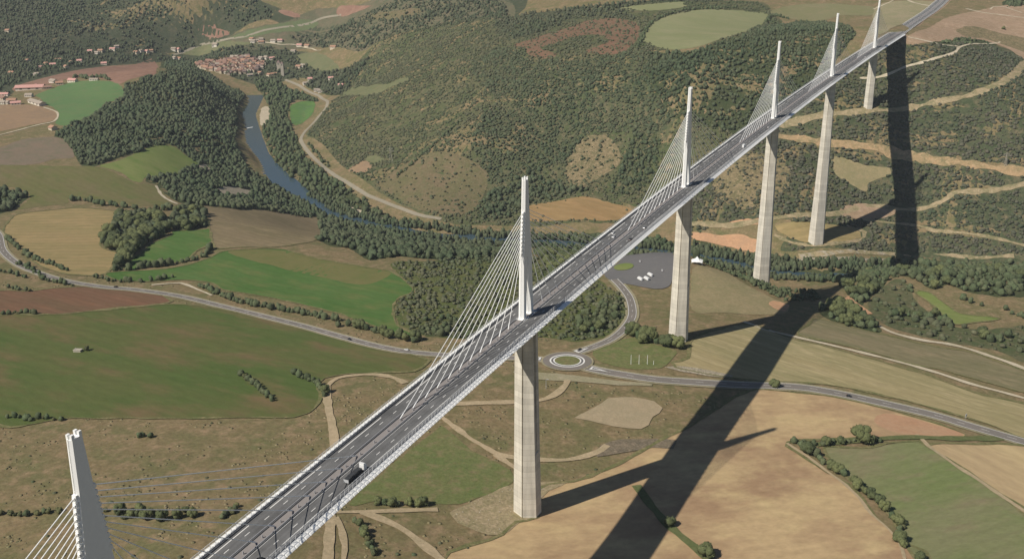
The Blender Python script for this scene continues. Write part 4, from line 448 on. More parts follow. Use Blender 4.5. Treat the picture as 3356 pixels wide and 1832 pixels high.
def splitter(a, ang, L=16, w=3.2):
    t = np.array([math.cos(ang), math.sin(ang)]); n = np.array([-t[1], t[0]])
    sheet('traffic_island', [tuple(a-n*w), tuple(a+t*L), tuple(a+n*w)], MAT['paint'], 1.24, 'white triangular splitter island at the roundabout', False, 0, 5)
    sheet('traffic_island', [tuple(a+t*1.6-n*(w-1.5)), tuple(a+t*(L-6)), tuple(a+t*1.6+n*(w-1.5))], GM['asphalt2'], 1.32, 'grey core of the splitter island', False, 0, 5)
for pts in (ROADS[0][3][::-1], ROADS[1][3], ROADS[2][3]):
    q = catmull(pts, 5); e = q[np.argmin(abs(np.hypot(q[:, 0]-rc[0], q[:, 1]-rc[1])-24))]; v = q[np.argmin(abs(np.hypot(q[:, 0]-rc[0], q[:, 1]-rc[1])-40))]-e
    splitter(e, math.atan2(v[1], v[0]))
pk = SPOTS['islandpark'][0]
sheet('car_park_lawn', [(pk[0]+11*math.cos(t), pk[1]+13*math.sin(t)) for t in np.linspace(0, 2*math.pi, 32, False)], GM['lime'], 1.2, 'oval grass island in the car park', False, .3, 6)

# ------------------------------------------------------------------ the viaduct
SL, CU, XO = -0.0296389, 4.231869e-05, -0.6
def axis(s, off=0.0, dz=0.0):
    th = CU*s; return (CU*s*s/2+XO+off*math.cos(th), s-off*math.sin(th), SL*s+dz)
S0, S1 = -560.0, 1928.0
stn = np.arange(S0, S1+1, 12.0)
via = tag(empty('viaduct', axis(0)), 'long white cable stayed motorway viaduct with tall concrete piers crossing the valley', 'viaduct')
via.location = (0, 0, 0)
def sweep(prof, ss, closed=True, cap=True):
    return MB().loops([[axis(s, o, z) for o, z in prof] for s in ss], cap and closed, closed)
deck = sweep([(-13.1, -.02), (13.1, -.02), (16.0, -1.0), (15.7, -1.35), (4.6, -4.2), (-4.6, -4.2), (-15.7, -1.35), (-16.0, -1.0)][::-1], stn).build('deck', MAT['steel'], via)
for sgn in (-1, 1):
    e = sorted([sgn*2.05, sgn*12.4])
    sweep([(e[0], .02), (e[1], .02)], stn, False, False).build('carriageway', MAT['asphalt'], deck)
    # rails
    x = sgn*2.45
    sweep([(x-.18, .5), (x+.18, .5), (x+.18, .95), (x-.18, .95)], stn).build('median_rail', MAT['greysteel'], deck)
    sweep([(sgn*12.2-.12, .35), (sgn*12.2+.12, .35), (sgn*12.2+.12, 1.05), (sgn*12.2-.12, 1.05)], stn).build('side_rail', MAT['greysteel'], deck)
    x = sgn*3.15; sweep([(x-.14, .03), (x+.14, .03)], stn, False, False).build('inner_edge_line', MAT['paint'], deck)
    dm = MB(); lm = MB()
    for k, s in enumerate(np.arange(S0+2, S1-50, 13.0)):
        s = s+80.2-math.fmod(80.2-S0-2, 13.0)-(S0+2)+S0+2-80.2+2
        x = sgn*6.95; dm.add([axis(s-1.6, x-.16, .03), axis(s-1.6, x+.16, .03), axis(s+1.6, x+.16, .03), axis(s+1.6, x-.16, .03)], [(0, 1, 2, 3)])
    for s in np.arange(80.2-52*12, S1-60, 52.0):
        st = s + (0 if sgn > 0 else 19.0)
        x = sgn*10.2; ss = np.linspace(st, st+38, 4)
        for a_, b_ in zip(ss[:-1], ss[1:]): lm.add([axis(a_, x-.24, .03), axis(a_, x+.24, .03), axis(b_, x+.24, .03), axis(b_, x-.24, .03)], [(0, 1, 2, 3)])
    tag(dm.build('lane_dashes', MAT['paint'], deck), kind='stuff'); tag(lm.build('shoulder_dashes', MAT['paint'], deck), kind='stuff')
    # windscreen: posts and acrylic slats leaning outwards
    ps = MB(); sl = MB()
    for s in np.arange(S0+1, S1-1, 3.25):
        for a_, b_ in (((12.75, 0.), (13.15, 1.6)), ((13.15, 1.6), (13.1, 3.2))):
            ps.add([axis(s-.035, sgn*a_[0]-.12, a_[1]), axis(s+.035, sgn*a_[0]-.12, a_[1]), axis(s+.035, sgn*a_[0]+.12, a_[1]), axis(s-.035, sgn*a_[0]+.12, a_[1]),
                    axis(s-.035, sgn*b_[0]-.1, b_[1]), axis(s+.035, sgn*b_[0]-.1, b_[1]), axis(s+.035, sgn*b_[0]+.1, b_[1]), axis(s-.035, sgn*b_[0]+.1, b_[1])],
                   [(0, 1, 5, 4), (1, 2, 6, 5), (2, 3, 7, 6), (3, 0, 4, 7)])
    for z0, z1, x0, x1 in ((.75, 1.2, 12.95, 13.08), (1.4, 1.85, 13.12, 13.16), (2.05, 2.5, 13.16, 13.13), (2.65, 3.1, 13.12, 13.08)):
        sl.loops([[axis(s, sgn*x0, z0), axis(s, sgn*x1, z1)] for s in stn], False, False)
    scr = tag(ps.build('windscreen', MAT['steel'], deck), kind='stuff')
    sl.build('windscreen_slats', MAT['acrylic'], deck)
    sweep([(sgn*13.1-.05, 3.1), (sgn*13.1+.05, 3.1), (sgn*13.1+.05, 3.2), (sgn*13.1-.05, 3.2)], stn).build('windscreen_top_rail', MAT['white'], deck)
sweep([(-2.0, .025), (2.0, .025)], stn, False, False).build('median_strip', MAT['median'], deck)
# raised white panels on the edge fairing imitate sun patches let through the windscreen
def panel_geo(s, sgn):
    L = 1.05; pr = [(13.35, .0), (13.5, .16), (15.4, -.42), (16.02, -.82), (15.95, -1.06)]
    return [[axis(s-L, sgn*o, z-.02 if False else z) for o, z in pr], [axis(s+L, sgn*o, z) for o, z in pr]]
pan = MB()
pl = MB(); pr = [(13.35, -.12), (13.5, .16), (14.6, -.12), (15.5, -.42), (16.08, -.82), (15.98, -1.1)]
pl.loops([[(o-13.35, -1.42, z+.08) for o, z in pr], [(o-13.35, -1.05, z+.2) for o, z in pr], [(o-13.35, 1.05, z+.2) for o, z in pr], [(o-13.35, 1.42, z+.08) for o, z in pr]], True, True)
pme = pl.mesh('fairing_panel', MAT['white'])
rest = MB(); cnt = 0; cand = []
for s in np.arange(S0+2, S1-2, 3.25):
    for sgn in (-1, 1):
        cand.append((s, sgn))
near = set(sorted([q for q in cand if q[1] == 1 and q[0] > 35], key=lambda q: q[0])[:300])
for s, sgn in cand:
    base = Vector(axis(s, sgn*13.35, -.12)); mtx = Matrix.Rotation(-CU*s, 4, 'Z')
    if (s, sgn) in near:
        o = link('fairing_panel', pme, None, deck); o.location = base; o.rotation_euler = (math.atan(SL), 0, -CU*s)
    else:
        vs = [base + mtx @ Vector((sgn*v[0], v[1], v[2]+SL*v[1])) for v in pl.v]
        rest.add(vs, pl.f if sgn > 0 else [q[::-1] for q in pl.f])
tag(rest.build('fairing_sun_patches', MAT['white'], deck), kind='stuff')

PIER_H = {1: 94.5, 2: 244.96, 3: 221.05, 4: 144.21, 5: 136.42, 6: 111.94}
def pier(k):
    s = 342.0*(6-k); H = PIER_H[k]; top = Vector(axis(s, 0, -4.2))
    def dims(h): return 5.9+.0105*h+4e-5*h*h, 4.0+.003*h, 1.5+.022*h
    g = .45
    def full(h):
        a, L, d = dims(h); gd = .75
        q = [(-a, -L), (-g, -L-d*(1-g/a)), (-g, -L-d+gd+.3), (g, -L-d+gd+.3), (g, -L-d*(1-g/a)), (a, -L)]
        return q+[(-x, -y) for x, y in q]
    def half(h, sg):
        a, L, d = dims(h); gd = .75; gp = .5+1.9*(1-min(1, h/90.0))
        q = [(-a, -L), (-g, -L-d*(1-g/a)), (-g, -L-d+gd+.3), (g, -L-d+gd+.3), (g, -L-d*(1-g/a)), (a, -L), (a*.93, -gp), (-a*.93, -gp)]
        return q if sg < 0 else [(-x, -y) for x, y in q]
    mb = MB()
    zs = [90.0]+list(np.arange(96, H+12, 8.0))+[H+18] if H > 90 else [90, H+18]
    if H <= 96: zs = [H-6, H, H+18]
    sp = zs[0]
    P = lambda q, h: [(top.x+x, top.y+y, top.z-h) for x, y in q]
    mb.loops([P(full(h), h) for h in zs][::-1])
    for sg in (-1, 1): mb.loops([P(half(h, sg), h) for h in list(np.arange(0, sp, 8.0))+[sp+.01]][::-1])
    o = mb.build('pier', MAT['concrete'], via)
    # bearing blocks between shaft heads and girder
    bm_ = MB()
    for sg in (-1, 1):
        for xx in (-3.6, 3.6): bm_.box(top.x+xx-.8, top.x+xx+.8, top.y+sg*3.6-.8, top.y+sg*3.6+.8, top.z-.5, top.z+.35)
    tag(bm_.build('bearing', MAT['greysteel'], o), kind='stuff')
    return o
for k in PIER_H: pier(k)

zk = np.array([0, 38, 68, 87.0]); yk = np.array([7.5, 6.2, 3.3, 2.3]); wk = np.array([1.8, 1.45, 1.28, 1.2])
def yf(z): return float(np.interp(z, zk, yk))
def wf(z): return float(np.interp(z, zk, wk))
def mast_mesh():
    mb = MB()
    def ring(z, y0, y1):       # pointed south and north faces
        w = wf(z); r = .42
        return [(-w, y0+r, z), (-.35, y0, z), (-.35, y0+.35, z), (.1, y0+.35, z), (.1, y0, z), (w, y0+r, z), (w, y1-r, z), (.35, y1, z), (.35, y1-.35, z), (-.1, y1-.35, z), (-.1, y1, z), (-w, y1-r, z)]
    mb.loops([ring(z, -yf(z), yf(z)) for z in (38, 45, 52, 60, 68, 76, 85.4)])
    for sg in (-1, 1):
        rows = []
        for z in (0.02, 10, 20, 30, 38.5):
            a0, a1 = yf(z), max(.04, yf(z)-np.interp(z, [0, 38], [3.9, 6.2]))
            y0, y1 = (-a0, -a1) if sg < 0 else (a1, a0)
            rows.append(ring(z, y0, y1))
        mb.loops(rows)
    for sg in (-1, 1):          # forked tip
        for xx in (-.8, .8): mb.box(xx-.4, xx+.4, sg*1.5-.55, sg*1.5+.55, 85.4, 86.9)
    # recessed seam down each side plate
    return mb
MM = mast_mesh().mesh('mast', MAT['white'])
anch = MB()
NST = 11
for j in range(NST):
    z = 66.8-2.42*j
    for sg in (-1, 1):
        y = sg*yf(z); w = .82
        a0, a1 = sorted((y-sg*.1, y+sg*.75)); anch.box(-w, w, a0, a1, z-1.35, z+.25)
        a0, a1 = sorted((y+sg*.75, y+sg*1.15)); anch.box(-w*.6, w*.6, a0, a1, z-1.5, z-.35)
AM = anch.mesh('anchor_casing', MAT['white'])
PB = MB().box(-2.9, 2.9, -9.0, -2.2, -.3, .30).mesh('mast_footing', MAT['white']); PB2 = MB().box(-2.9, 2.9, 2.2, 9.0, -.3, .30).mesh('mast_footing', MAT['white'])
SM = []
for j in range(NST):
    for sg in (-1, 1):
        z = 66.8-2.42*j-.7; y1 = sg*(yf(z)+.9); y0 = sg*(151.0-12.53*j)
        A = Vector((0, y1, z)); B = Vector((0, y0, .5+SL*y0)); mb = MB().tube(A, B, .19, .19, 7)
        d = (A-B).normalized(); mb.tube(B, B+d*3.4, .34, .30, 7); mb.tube(B+d*3.4, B+d*4.2, .30, .19, 7)
        SM.append(mb.mesh('stay_cable', MAT['white']))
for k in range(1, 7):
    s = 342.0*(6-k)
    m = link('mast', MM, None, via); m.location = axis(s, 0, .02); m.rotation_euler = (0, 0, -CU*s)
    tag(link('anchor_casing', AM, None, m), kind='stuff'); link('mast_footing', PB, None, m); link('mast_footing', PB2, None, m)
    for me_ in SM: link('stay_cable', me_, None, m)
# marker posts on the median
mp = MB().box(-.22, .22, -.22, .22, 0, 1.3).mesh('median_post', MAT['greysteel'])
for s in np.arange(-100+9.3, 900, 12.2):
    o = link('median_post', mp, None, deck); o.location = axis(s, .2, .02)

# motorway beyond the north abutment, on its embankment
ext = np.array([axis(s)[:2] for s in np.arange(S1-6, 3000, 12.0)])
zz_d = np.array([axis(s)[2] for s in np.arange(S1-6, 3000, 12.0)])
sm_h = hgt(ext[:, 0], ext[:, 1]); wgt = np.clip((np.arange(len(ext))*12.0)/160, 0, 1)
zc = zz_d*(1-wgt)+(sm_h+1.4)*wgt
zc = np.convolve(np.r_[[zc[0]]*5, zc, [zc[-1]]*5], np.ones(11)/11, 'valid')
HW = lambda p, c: np.repeat(zc[:, None], p.shape[1], 1)
def emb(p, c):
    z = np.repeat(zc[:, None], p.shape[1], 1); z[:, 0] = np.minimum(z[:, 0]-.5, hgt(p[:, 0, 0], p[:, 0, 1])-1); z[:, -1] = np.minimum(z[:, -1]-.5, hgt(p[:, -1, 0], p[:, -1, 1])-1); return z
ribbon('embankment', ext, 24, GM['barered'], -.25, 'bare earth embankment of the motorway', across=4, z_of=emb)
mw = ribbon('motorway', ext, 12.6, MAT['asphalt'], .0, 'grey motorway running on from the viaduct', across=3, z_of=HW)
for lat, hw, m in ((0, 1.9, 'median'), (-10.4, .3, 'paint'), (10.4, .3, 'paint'), (-3.2, .2, 'paint'), (3.2, .2, 'paint'), (-6.95, .12, 'paint'), (6.95, .12, 'paint'), (13.4, .4, 'paint'), (-13.4, .4, 'paint')):
    ribbon('motorway_line', ext, hw, MAT[m], .12 if m == 'median' else .16, parent=mw, lat=lat, across=2, z_of=HW)

# ------------------------------------------------------------------ trees
def jitter_ico(sub, r, seed, jit=.22, flat=1.0):
    bm = bmesh.new(); bmesh.ops.create_icosphere(bm, subdivisions=sub, radius=1.0); g = np.random.default_rng(seed)
    v = np.array([q.co for q in bm.verts]); f = np.array([[q.index for q in p.verts] for p in bm.faces]); bm.free()
    v = v*(1+(g.random(len(v))-.5)*2*jit)[:, None]; v[:, 2] *= flat
    return v*r, f
def crown_mesh(name, seed, mat, lobes=9, tall=1.0, leaves=260):
    g = np.random.default_rng(seed); vs = []; fs = []; n = 0
    for i in range(lobes):
        a = g.random()*6.28; rr = .0 if i == 0 else .30*math.sqrt(g.random())+.06; zz = .60+(g.random()-.5)*.42*tall
        r = (.26+g.random()*.13) if i else .36
        v, f = jitter_ico(2, r, seed*50+i, .14, .9); v = v+[rr*math.cos(a), rr*math.sin(a), zz]
        vs.append(v); fs.append(f+n); n += len(v)
    base = np.concatenate(vs)
    # leaf sprays standing off the lobes
    k = g.integers(0, len(base), leaves); c = base[k]; out = c-[0, 0, .55]; out /= np.maximum(np.linalg.norm(out, axis=1), 1e-6)[:, None]
    for j in range(leaves):
        p = c[j]+out[j]*g.random()*.07; q = g.normal(size=(3, 3))*.05
        vs.append(p+q); fs.append(np.array([[n, n+1, n+2]])); n += 3
    v = np.concatenate(vs); v[:, 2] = np.maximum(v[:, 2], .14)
    return np_mesh(name, v, np.concatenate(fs), mat)
def trunk_mesh(name, seed):
    g = np.random.default_rng(seed); mb = MB(); mb.tube((0, 0, -.06), (.01, .01, .30), .034, .022, 7); 
    for i in range(4):
        a = i*1.6+g.random(); mb.tube((.01, .01, .26+.02*i), (.2*math.cos(a), .2*math.sin(a), .52+.1*g.random()), .016, .006, 5)
    return mb.mesh(name, MAT['bark'])
CR = [crown_mesh('crown', 11+i, MAT['leaf'], 8+i % 3, 1.0+.25*(i % 2)) for i in range(6)]
CB = [crown_mesh('foliage', 71+i, MAT['leafbush'], 6, .8, 160) for i in range(4)]
TR = [trunk_mesh('trunk', 5+i) for i in range(3)]
TINT = {'mixed': ((.056, .076, .044), (.112, .103, .076)), 'dark': ((.056, .080, .043), (.090, .102, .058)), 'mid': ((.066, .094, .046), (.096, .108, .058)), 'olive': ((.070, .090, .047), (.114, .112, .068)), 'far': ((.062, .084, .046), (.092, .096, .060))}
trees = []     # x, y, h, r, tint, kind, label, group
for lab, sp, hr, j, pts in HEDGES:
    c = catmull(pts, 2.0); acc = 0.0
    L = np.r_[0, np.cumsum(np.linalg.norm(np.diff(c, axis=0), axis=1))]; pos = rng.random()*sp
    while pos < L[-1]:
        i = min(len(c)-1, np.searchsorted(L, pos)); h = rng.uniform(*hr)*(1.2 if rng.random() > .25 else .75); p = c[i]+rng.normal(size=2)*j*.6
        kind = 'tree' if h > 3.6 else 'bush'
        trees.append((p[0], p[1], h, h*rng.uniform(.36, .5) if kind == 'tree' else h*rng.uniform(.55, .75), 'mid', kind, (('tall leafy tree ' if h > .5*(hr[0]+hr[1])*1.15 else 'small leafy tree ') if kind == 'tree' else 'low bush ')+lab, (('tall trees ' if h > .5*(hr[0]+hr[1])*1.15 else 'small trees ') if kind == 'tree' else 'bushes ')+lab))
        pos += sp*rng.uniform(.4, .95)*(.7 if kind == 'bush' else 1)
SOLOS = [(q[0], q[1], ht, ht*.52, 'mid', 'tree' if 'bush' not in lab else 'bush', lab, None) for lab, ht, q in SOLO]
WLAB = {'copse': 'dark tree crowded in the copse beside the tan field', 'small copse': 'dark tree in the small copse beside the fallow field', 'left copse': 'dark tree in the copse at the left edge', 'viaduct wood': 'tree in the dark wood left of the nearest full pier',
        'roundabout wood': 'tree in the wood behind the roundabout', 'parking wood': 'tree in the belt behind the car park', 'slope hedge': 'low dense tree on the bank below the third pier', 'riverside scrub': 'low olive tree on the slope left of the nearest full mast',
        'ridge wood': 'tree in the wood on the ridge at right', 'lane wood': 'tree beside the deck shadow near the lane bend'}
scat = []; DM = {'far hill wood': 2.3, 'hill scrub': 3.0, 'north slope': 3.0, 'hill thicket': 2.4, 'valley scrub': 2.2, 'river poplars': 4.0, 'spur wood': 2.4, 'riverbank wood': 2.2}
for wi, (nm, dens, hr, tint, poly, kind) in enumerate(WOODS):
    B = np.array(poly); x0, y0 = B.min(0); x1, y1 = B.max(0); nn = int((x1-x0)*(y1-y0)/100*dens*DM.get(nm, 1.7))
    x = rng.uniform(x0, x1, nn); y = rng.uniform(y0, y1, nn); k = inside(x, y, B); x, y = x[k], y[k]
    cl = vnoise(x, y, 55, 200+wi)*.6+vnoise(x, y, 20, 300+wi)*.4
    thr = {'bush': .30, 'tree': .12}[kind] if tint != 'far' else .34
    k = (cl+rng.random(len(x))*.18 > thr) & (dist_poly(x, y, RV) > 19); x, y, cl = x[k], y[k], cl[k]
    for (fn, fm, fp) in FIELDS:
        if fm == 'drylandfar': continue
        if fm in ('redfar2', 'scree', 'dryhill', 'brownterr', 'base'): 
            kk = inside(x, y, fp) & (rng.random(len(x)) > {'brownterr': .02, 'dryhill': .22, 'redfar2': .4, 'scree': .5}.get(fm, .3)); x, y, cl = x[~kk], y[~kk], cl[~kk]
        else:
            fa_ = np.array(list(fp)+[fp[0]], float); kk = inside(x, y, fp)
            if fm in ('redfar', 'greenfar'): kk |= dist_poly(x, y, fa_) < 22
            x, y, cl = x[~kk], y[~kk], cl[~kk]
    for (rn, rk, rw, rp) in ROADS:
        rp = np.array(rp, float)
        bb = (x > rp[:, 0].min()-20) & (x < rp[:, 0].max()+20) & (y > rp[:, 1].min()-20) & (y < rp[:, 1].max()+20)
        if bb.any():
            dd = np.full(len(x), 1e9); dd[bb] = dist_poly(x[bb], y[bb], rp); kk = dd < rw/2+1.5; x, y, cl = x[~kk], y[~kk], cl[~kk]
    h = (hr[0]*.55+(hr[1]*1.1-hr[0]*.55)*rng.random(len(x))**1.5)*(.7+.6*cl)
    for a_, b_, c_ in zip(x, y, h):
        if nm in WLAB: sz = 'tall ' if c_ > np.median(h)*1.15 else 'low '; trees.append((a_, b_, c_, c_*rng.uniform(.40, .52), tint, 'tree', sz+WLAB[nm].replace('low ', ''), sz+nm+' trees'))
        else: scat.append((a_, b_, c_, c_*((rng.uniform(.20, .30) if nm == 'river poplars' else rng.uniform(.36, .52)) if kind == 'tree' else rng.uniform(.55, .85)), tint, kind, nm, None))
lo_r = catmull(RVL, 5.0); tn = np.gradient(lo_r, axis=0); tn /= np.linalg.norm(tn, axis=1)[:, None]
for p, t in zip(lo_r, tn):
    if p[0] > 500: continue
    for sg in (-1, 1):
        for q in range(3):
            h = rng.uniform(6, 12); pp = p+np.array([t[1], -t[0]])*sg*rng.uniform(12, 30)+rng.normal(size=2)*2
            scat.append((pp[0], pp[1], h, h*rng.uniform(.24, .36), 'dark', 'tree', 'bank', None))
# loose scrub over the rough ground in the foreground
for (x0, x1, y0, y1, nn) in ((-420, -60, 120, 420, 260), (-150, 90, 240, 560, 90), (-700, -250, 250, 420, 50)):
    for q in range(nn):
        a_, b_ = rng.uniform(x0, x1), rng.uniform(y0, y1)
        if vnoise(np.array([a_]), np.array([b_]), 40, 9)[0] > .55 and not any(inside(np.array([a_]), np.array([b_]), fp)[0] for fn, fm, fp in FIELDS if fm not in ('base',)):
            if min(dist_poly(np.array([a_]), np.array([b_]), np.array(rp, float))[0] for rn, rk, rw, rp in ROADS[:14]) > 6:
                scat.append((a_, b_, rng.uniform(.7, 1.6), rng.uniform(.9, 1.7), 'olive', 'bush', 'tussock', None))
TINT['tuft'] = ((.13, .125, .062), (.25, .205, .12)); TUFTS = []
tx_ = rng.uniform(-760, 130, 16000); ty_ = rng.uniform(110, 720, 16000)
kk = vnoise(tx_, ty_, 28, 91)*.6+vnoise(tx_, ty_, 9, 92)*.4+rng.random(16000)*.2 > .66
tx_, ty_ = tx_[kk], ty_[kk]
for (fn, fm, fp) in FIELDS:
    kk = inside(tx_, ty_, fp)
    if fm in ('pasture', 'dryslope'): kk &= rng.random(len(tx_)) > .4
    tx_, ty_ = tx_[~kk], ty_[~kk]
for (rn, rk, rw, rp) in ROADS:
    kk = dist_poly(tx_, ty_, catmull(rp, 12)) < rw/2+1.2; tx_, ty_ = tx_[~kk], ty_[~kk]
kk = np.hypot(tx_-rc[0], ty_-rc[1]) < 25; tx_, ty_ = tx_[~kk], ty_[~kk]
for a_, b_ in zip(tx_, ty_):
    s_ = rng.uniform(.5, 1.5); TUFTS.append((a_, b_, s_*.38, s_, 'tuft', 'bush', 'tuft', None))
def size(t): return t[3]/np.hypot(t[0]-CAM[0], t[1]-CAM[1])
tt = sorted([t for t in trees if t[5] == 'tree'], key=size, reverse=True); bb_ = sorted([t for t in trees if t[5] == 'bush'], key=size, reverse=True)
solo = SOLOS+tt[:300-len(SOLOS)]+bb_[:220]; rest = tt[300-len(SOLOS):]+bb_[220:]+scat
for i, t in enumerate(solo):
    x, y, h, r, tint, kind, lab, grp = t; z = float(hgt(x, y))
    e = tag(empty('tree' if kind == 'tree' else 'bush', (x, y, z-.1), random.random()*6.28), lab, kind, grp)
    if kind == 'tree':
        o = link('crown', CR[i % 6], None, e); o.scale = (r*2.0, r*2.0, h*1.0)
        o = link('trunk', TR[i % 3], None, e); o.scale = (h*.9, h*.9, h)
    else:
        o = link('foliage', CB[i % 4], None, e); o.scale = (r*1.9, r*1.9, h*1.1); o.location = (0, 0, -.12*h)
def mass(name, items, protos, label, smooth=True):
    g = np.random.default_rng(3); V = []; F = []; Cc = []; n = 0
    A = np.array([(t[0], t[1], t[2], t[3]) for t in items]); z = hgt(A[:, 0], A[:, 1]); pid = g.integers(0, len(protos), len(items)); rot = g.random(len(items))*6.28
    lo = np.array([TINT[t[4]][0] for t in items]); hi = np.array([TINT[t[4]][1] for t in items])
    mixv = np.clip(vnoise(A[:, 0], A[:, 1], 90, 5)*.6+g.random(len(items))*.7-.15, 0, 1)[:, None]; col = (lo*(1-mixv)+hi*mixv)*(.8+.4*g.random((len(items), 1)))
    for p, (pv, pf) in enumerate(protos):
        k = np.where(pid == p)[0]
        if not len(k): continue
        c, s = np.cos(rot[k])[:, None], np.sin(rot[k])[:, None]
        x = (pv[None, :, 0]*c-pv[None, :, 1]*s)*A[k, 3][:, None]+A[k, 0][:, None]; y = (pv[None, :, 0]*s+pv[None, :, 1]*c)*A[k, 3][:, None]+A[k, 1][:, None]
        zz = (pv[None, :, 2]+.86)*.54*A[k, 2][:, None]+z[k][:, None]-.2
        V.append(np.stack([x, y, zz], 2).reshape(-1, 3)); F.append((pf[None]+(np.arange(len(k))*len(pv))[:, None, None]+n).reshape(-1, 3)); n += len(k)*len(pv)
        Cc.append(np.repeat(col[k], len(pv), 0))
    me = np_mesh(name, np.concatenate(V), np.concatenate(F), MAT['leafmass']); cc = np.concatenate(Cc)
    at = me.color_attributes.new('col', 'FLOAT_COLOR', 'POINT'); at.data.foreach_set('color', np.c_[cc, np.ones(len(cc))].astype(np.float32).ravel())
    if smooth: me.polygons.foreach_set('use_smooth', np.ones(len(me.polygons), bool))
    return tag(link(name, me), label, kind='stuff')
def trim(v, f, zmin): 
    k = v[f][:, :, 2].mean(1) > zmin; return v, f[k]
big = [trim(*jitter_ico(2, 1.0, 400+i, .24), -.7) for i in range(6)]
mid_ = [trim(*jitter_ico(1, 1.05, 420+i, .26), -.6) for i in range(6)]
dcam = lambda t: np.hypot(t[0]-CAM[0], t[1]-CAM[1])
R_near = [t for t in rest if t[5] == 'tree' and dcam(t) < 1500]; R_far = [t for t in rest if t[5] == 'tree' and dcam(t) >= 1500]; R_b = [t for t in rest if t[5] == 'bush']
print('TRIS', sum(len(R_)*k for R_, k in ((R_near, 70), (R_far, 70), (R_b, 16))))
print('individual', len(solo), 'near', len(R_near), 'far', len(R_far), 'bush', len(R_b))
if R_near: mass('woodland', R_near, [trim(*jitter_ico(2, 1.0, 440+i, .30), -.7) for i in range(5)], 'crowded woods on the banks and hedges of the near valley')
mass('far_woodland', [t for t in R_far if dcam(t) < 2050], big, 'dark woods covering the far slopes and river banks')
mass('distant_woodland', [t for t in R_far if dcam(t) >= 2050], mid_, 'hazy woods on the farthest hills and around the village', True)
mass('scrub', R_b, mid_, 'low olive scrub dotting the dry hillsides', True)
mass('grass_tufts', TUFTS, mid_, 'dry grass tufts on the rough pasture below the viaduct', True)

def rocks(name, polys, n, lo, hi, label):
    g = np.random.default_rng(17); V = []; F = []; k = 0; pr = [jitter_ico(1, 1.0, 700+i, .3, .6) for i in range(4)]
    for poly in polys:
        B = np.array(poly); c = 0
        while c < n:
            x, y = g.uniform(B[:, 0].min(), B[:, 0].max()), g.uniform(B[:, 1].min(), B[:, 1].max())
            if not inside(np.array([x]), np.array([y]), B)[0]: continue
            v, f = pr[c % 4]; V.append(v*g.uniform(lo, hi)*(.5+g.random(3))+[x, y, float(hgt(x, y))+.5]); F.append(f+k); k += len(v); c += 1
    tag(link(name, np_mesh(name, np.concatenate(V), np.concatenate(F), MAT['stone'])), label, kind='stuff')
rocks('stones', [fp for fn, fm, fp in FIELDS if fm in ('stony',) or fn == 'pale stony bank'], 110, .2, .5, 'pale stones strewn on rough ground by the pier and the road bank')
# ------------------------------------------------------------------ buildings
def house_meshes(rc, wc, nm):
    rm = plain('roof_'+nm, srgb(rc), .9, var=.15, scale=.8); wm = plain('wall_'+nm, srgb(wc), .95, var=.1, scale=.8)
    W = MB(); W.add([(-.5, -.5, -.6), (.5, -.5, -.6), (.5, .5, -.6), (-.5, .5, -.6), (-.5, -.5, .62), (.5, -.5, .62), (.5, .5, .62), (-.5, .5, .62), (-.5, 0, .95), (.5, 0, .95)],
                    [(0, 1, 5, 4), (2, 3, 7, 6), (1, 2, 6, 9, 5), (3, 0, 4, 8, 7)])
    Rf = MB(); o = .04
    Rf.add([(-.54, -.57, .60), (.54, -.57, .60), (.54, 0, 1.0), (-.54, 0, 1.0), (.54, .57, .60), (-.54, .57, .60), (-.54, -.57, .54), (.54, -.57, .54), (.54, 0, .94), (-.54, 0, .94), (.54, .57, .54), (-.54, .57, .54)],
           [(0, 1, 2, 3), (3, 2, 4, 5), (7, 6, 9, 8), (8, 9, 11, 10), (0, 6, 7, 1), (4, 10, 11, 5), (1, 7, 8, 2), (2, 8, 10, 4), (3, 9, 6, 0), (5, 11, 9, 3)])
    Rf.box(.18, .26, .05, .13, .9, 1.12)
    Dm = MB(); 
    for q in (-.3, .0, .3): Dm.box(q-.05, q+.05, -.503, -.49, .18, .45)
    return W.mesh('wall', wm), Rf.mesh('roof', rm), Dm.mesh('shutter', plain('shutter_'+nm, (.12, .10, .08), .8))
HM = [house_meshes((142, 112, 98), (190, 176, 152), 'brown'), house_meshes((122, 104, 98), (172, 160, 140), 'grey_brown'), house_meshes((164, 128, 106), (206, 192, 170), 'terracotta'), house_meshes((158, 146, 132), (210, 202, 188), 'pale'), house_meshes((196, 150, 140), (226, 214, 196), 'pink')]
def house(x, y, w, l, h, rz, hm, name, label, group=None):
    e = tag(empty(name, (x, y, float(hgt(x, y))), rz), label, 'house' if name != 'barn' else 'barn', group)
    for me_, nm in zip(HM[hm], ('wall', 'roof', 'shutter')):
        o = link(nm, me_, None, e); o.scale = (l, w, h)
        if nm == 'shutter': o['kind'] = 'stuff'
    return e
vp = np.array(SPOTS['village']); placed = []; tries = 0
while len(placed) < 150 and tries < 9000:
    tries += 1; x = rng.uniform(vp[:, 0].min(), vp[:, 0].max()); y = rng.uniform(vp[:, 1].min(), vp[:, 1].max())
    if inside(np.array([x]), np.array([y]), vp)[0] and all(np.hypot(x-a_, y-b_) > 9.2 for a_, b_ in placed): placed.append((x, y))
VL = ['brown roofed stone house packed in the riverside village', 'grey brown roofed house packed in the riverside village', 'terracotta roofed house packed in the riverside village', 'pale roofed house packed in the riverside village']
for x, y in placed:
    hm = int(rng.choice([0, 1, 2, 3], p=[.4, .3, .2, .1])); house(x, y, rng.uniform(7, 10), rng.uniform(9, 15), rng.uniform(7, 12), rng.choice([.35, .35+math.pi/2])+rng.normal()*.18, hm, 'village_house', VL[hm], 'village houses '+str(hm))
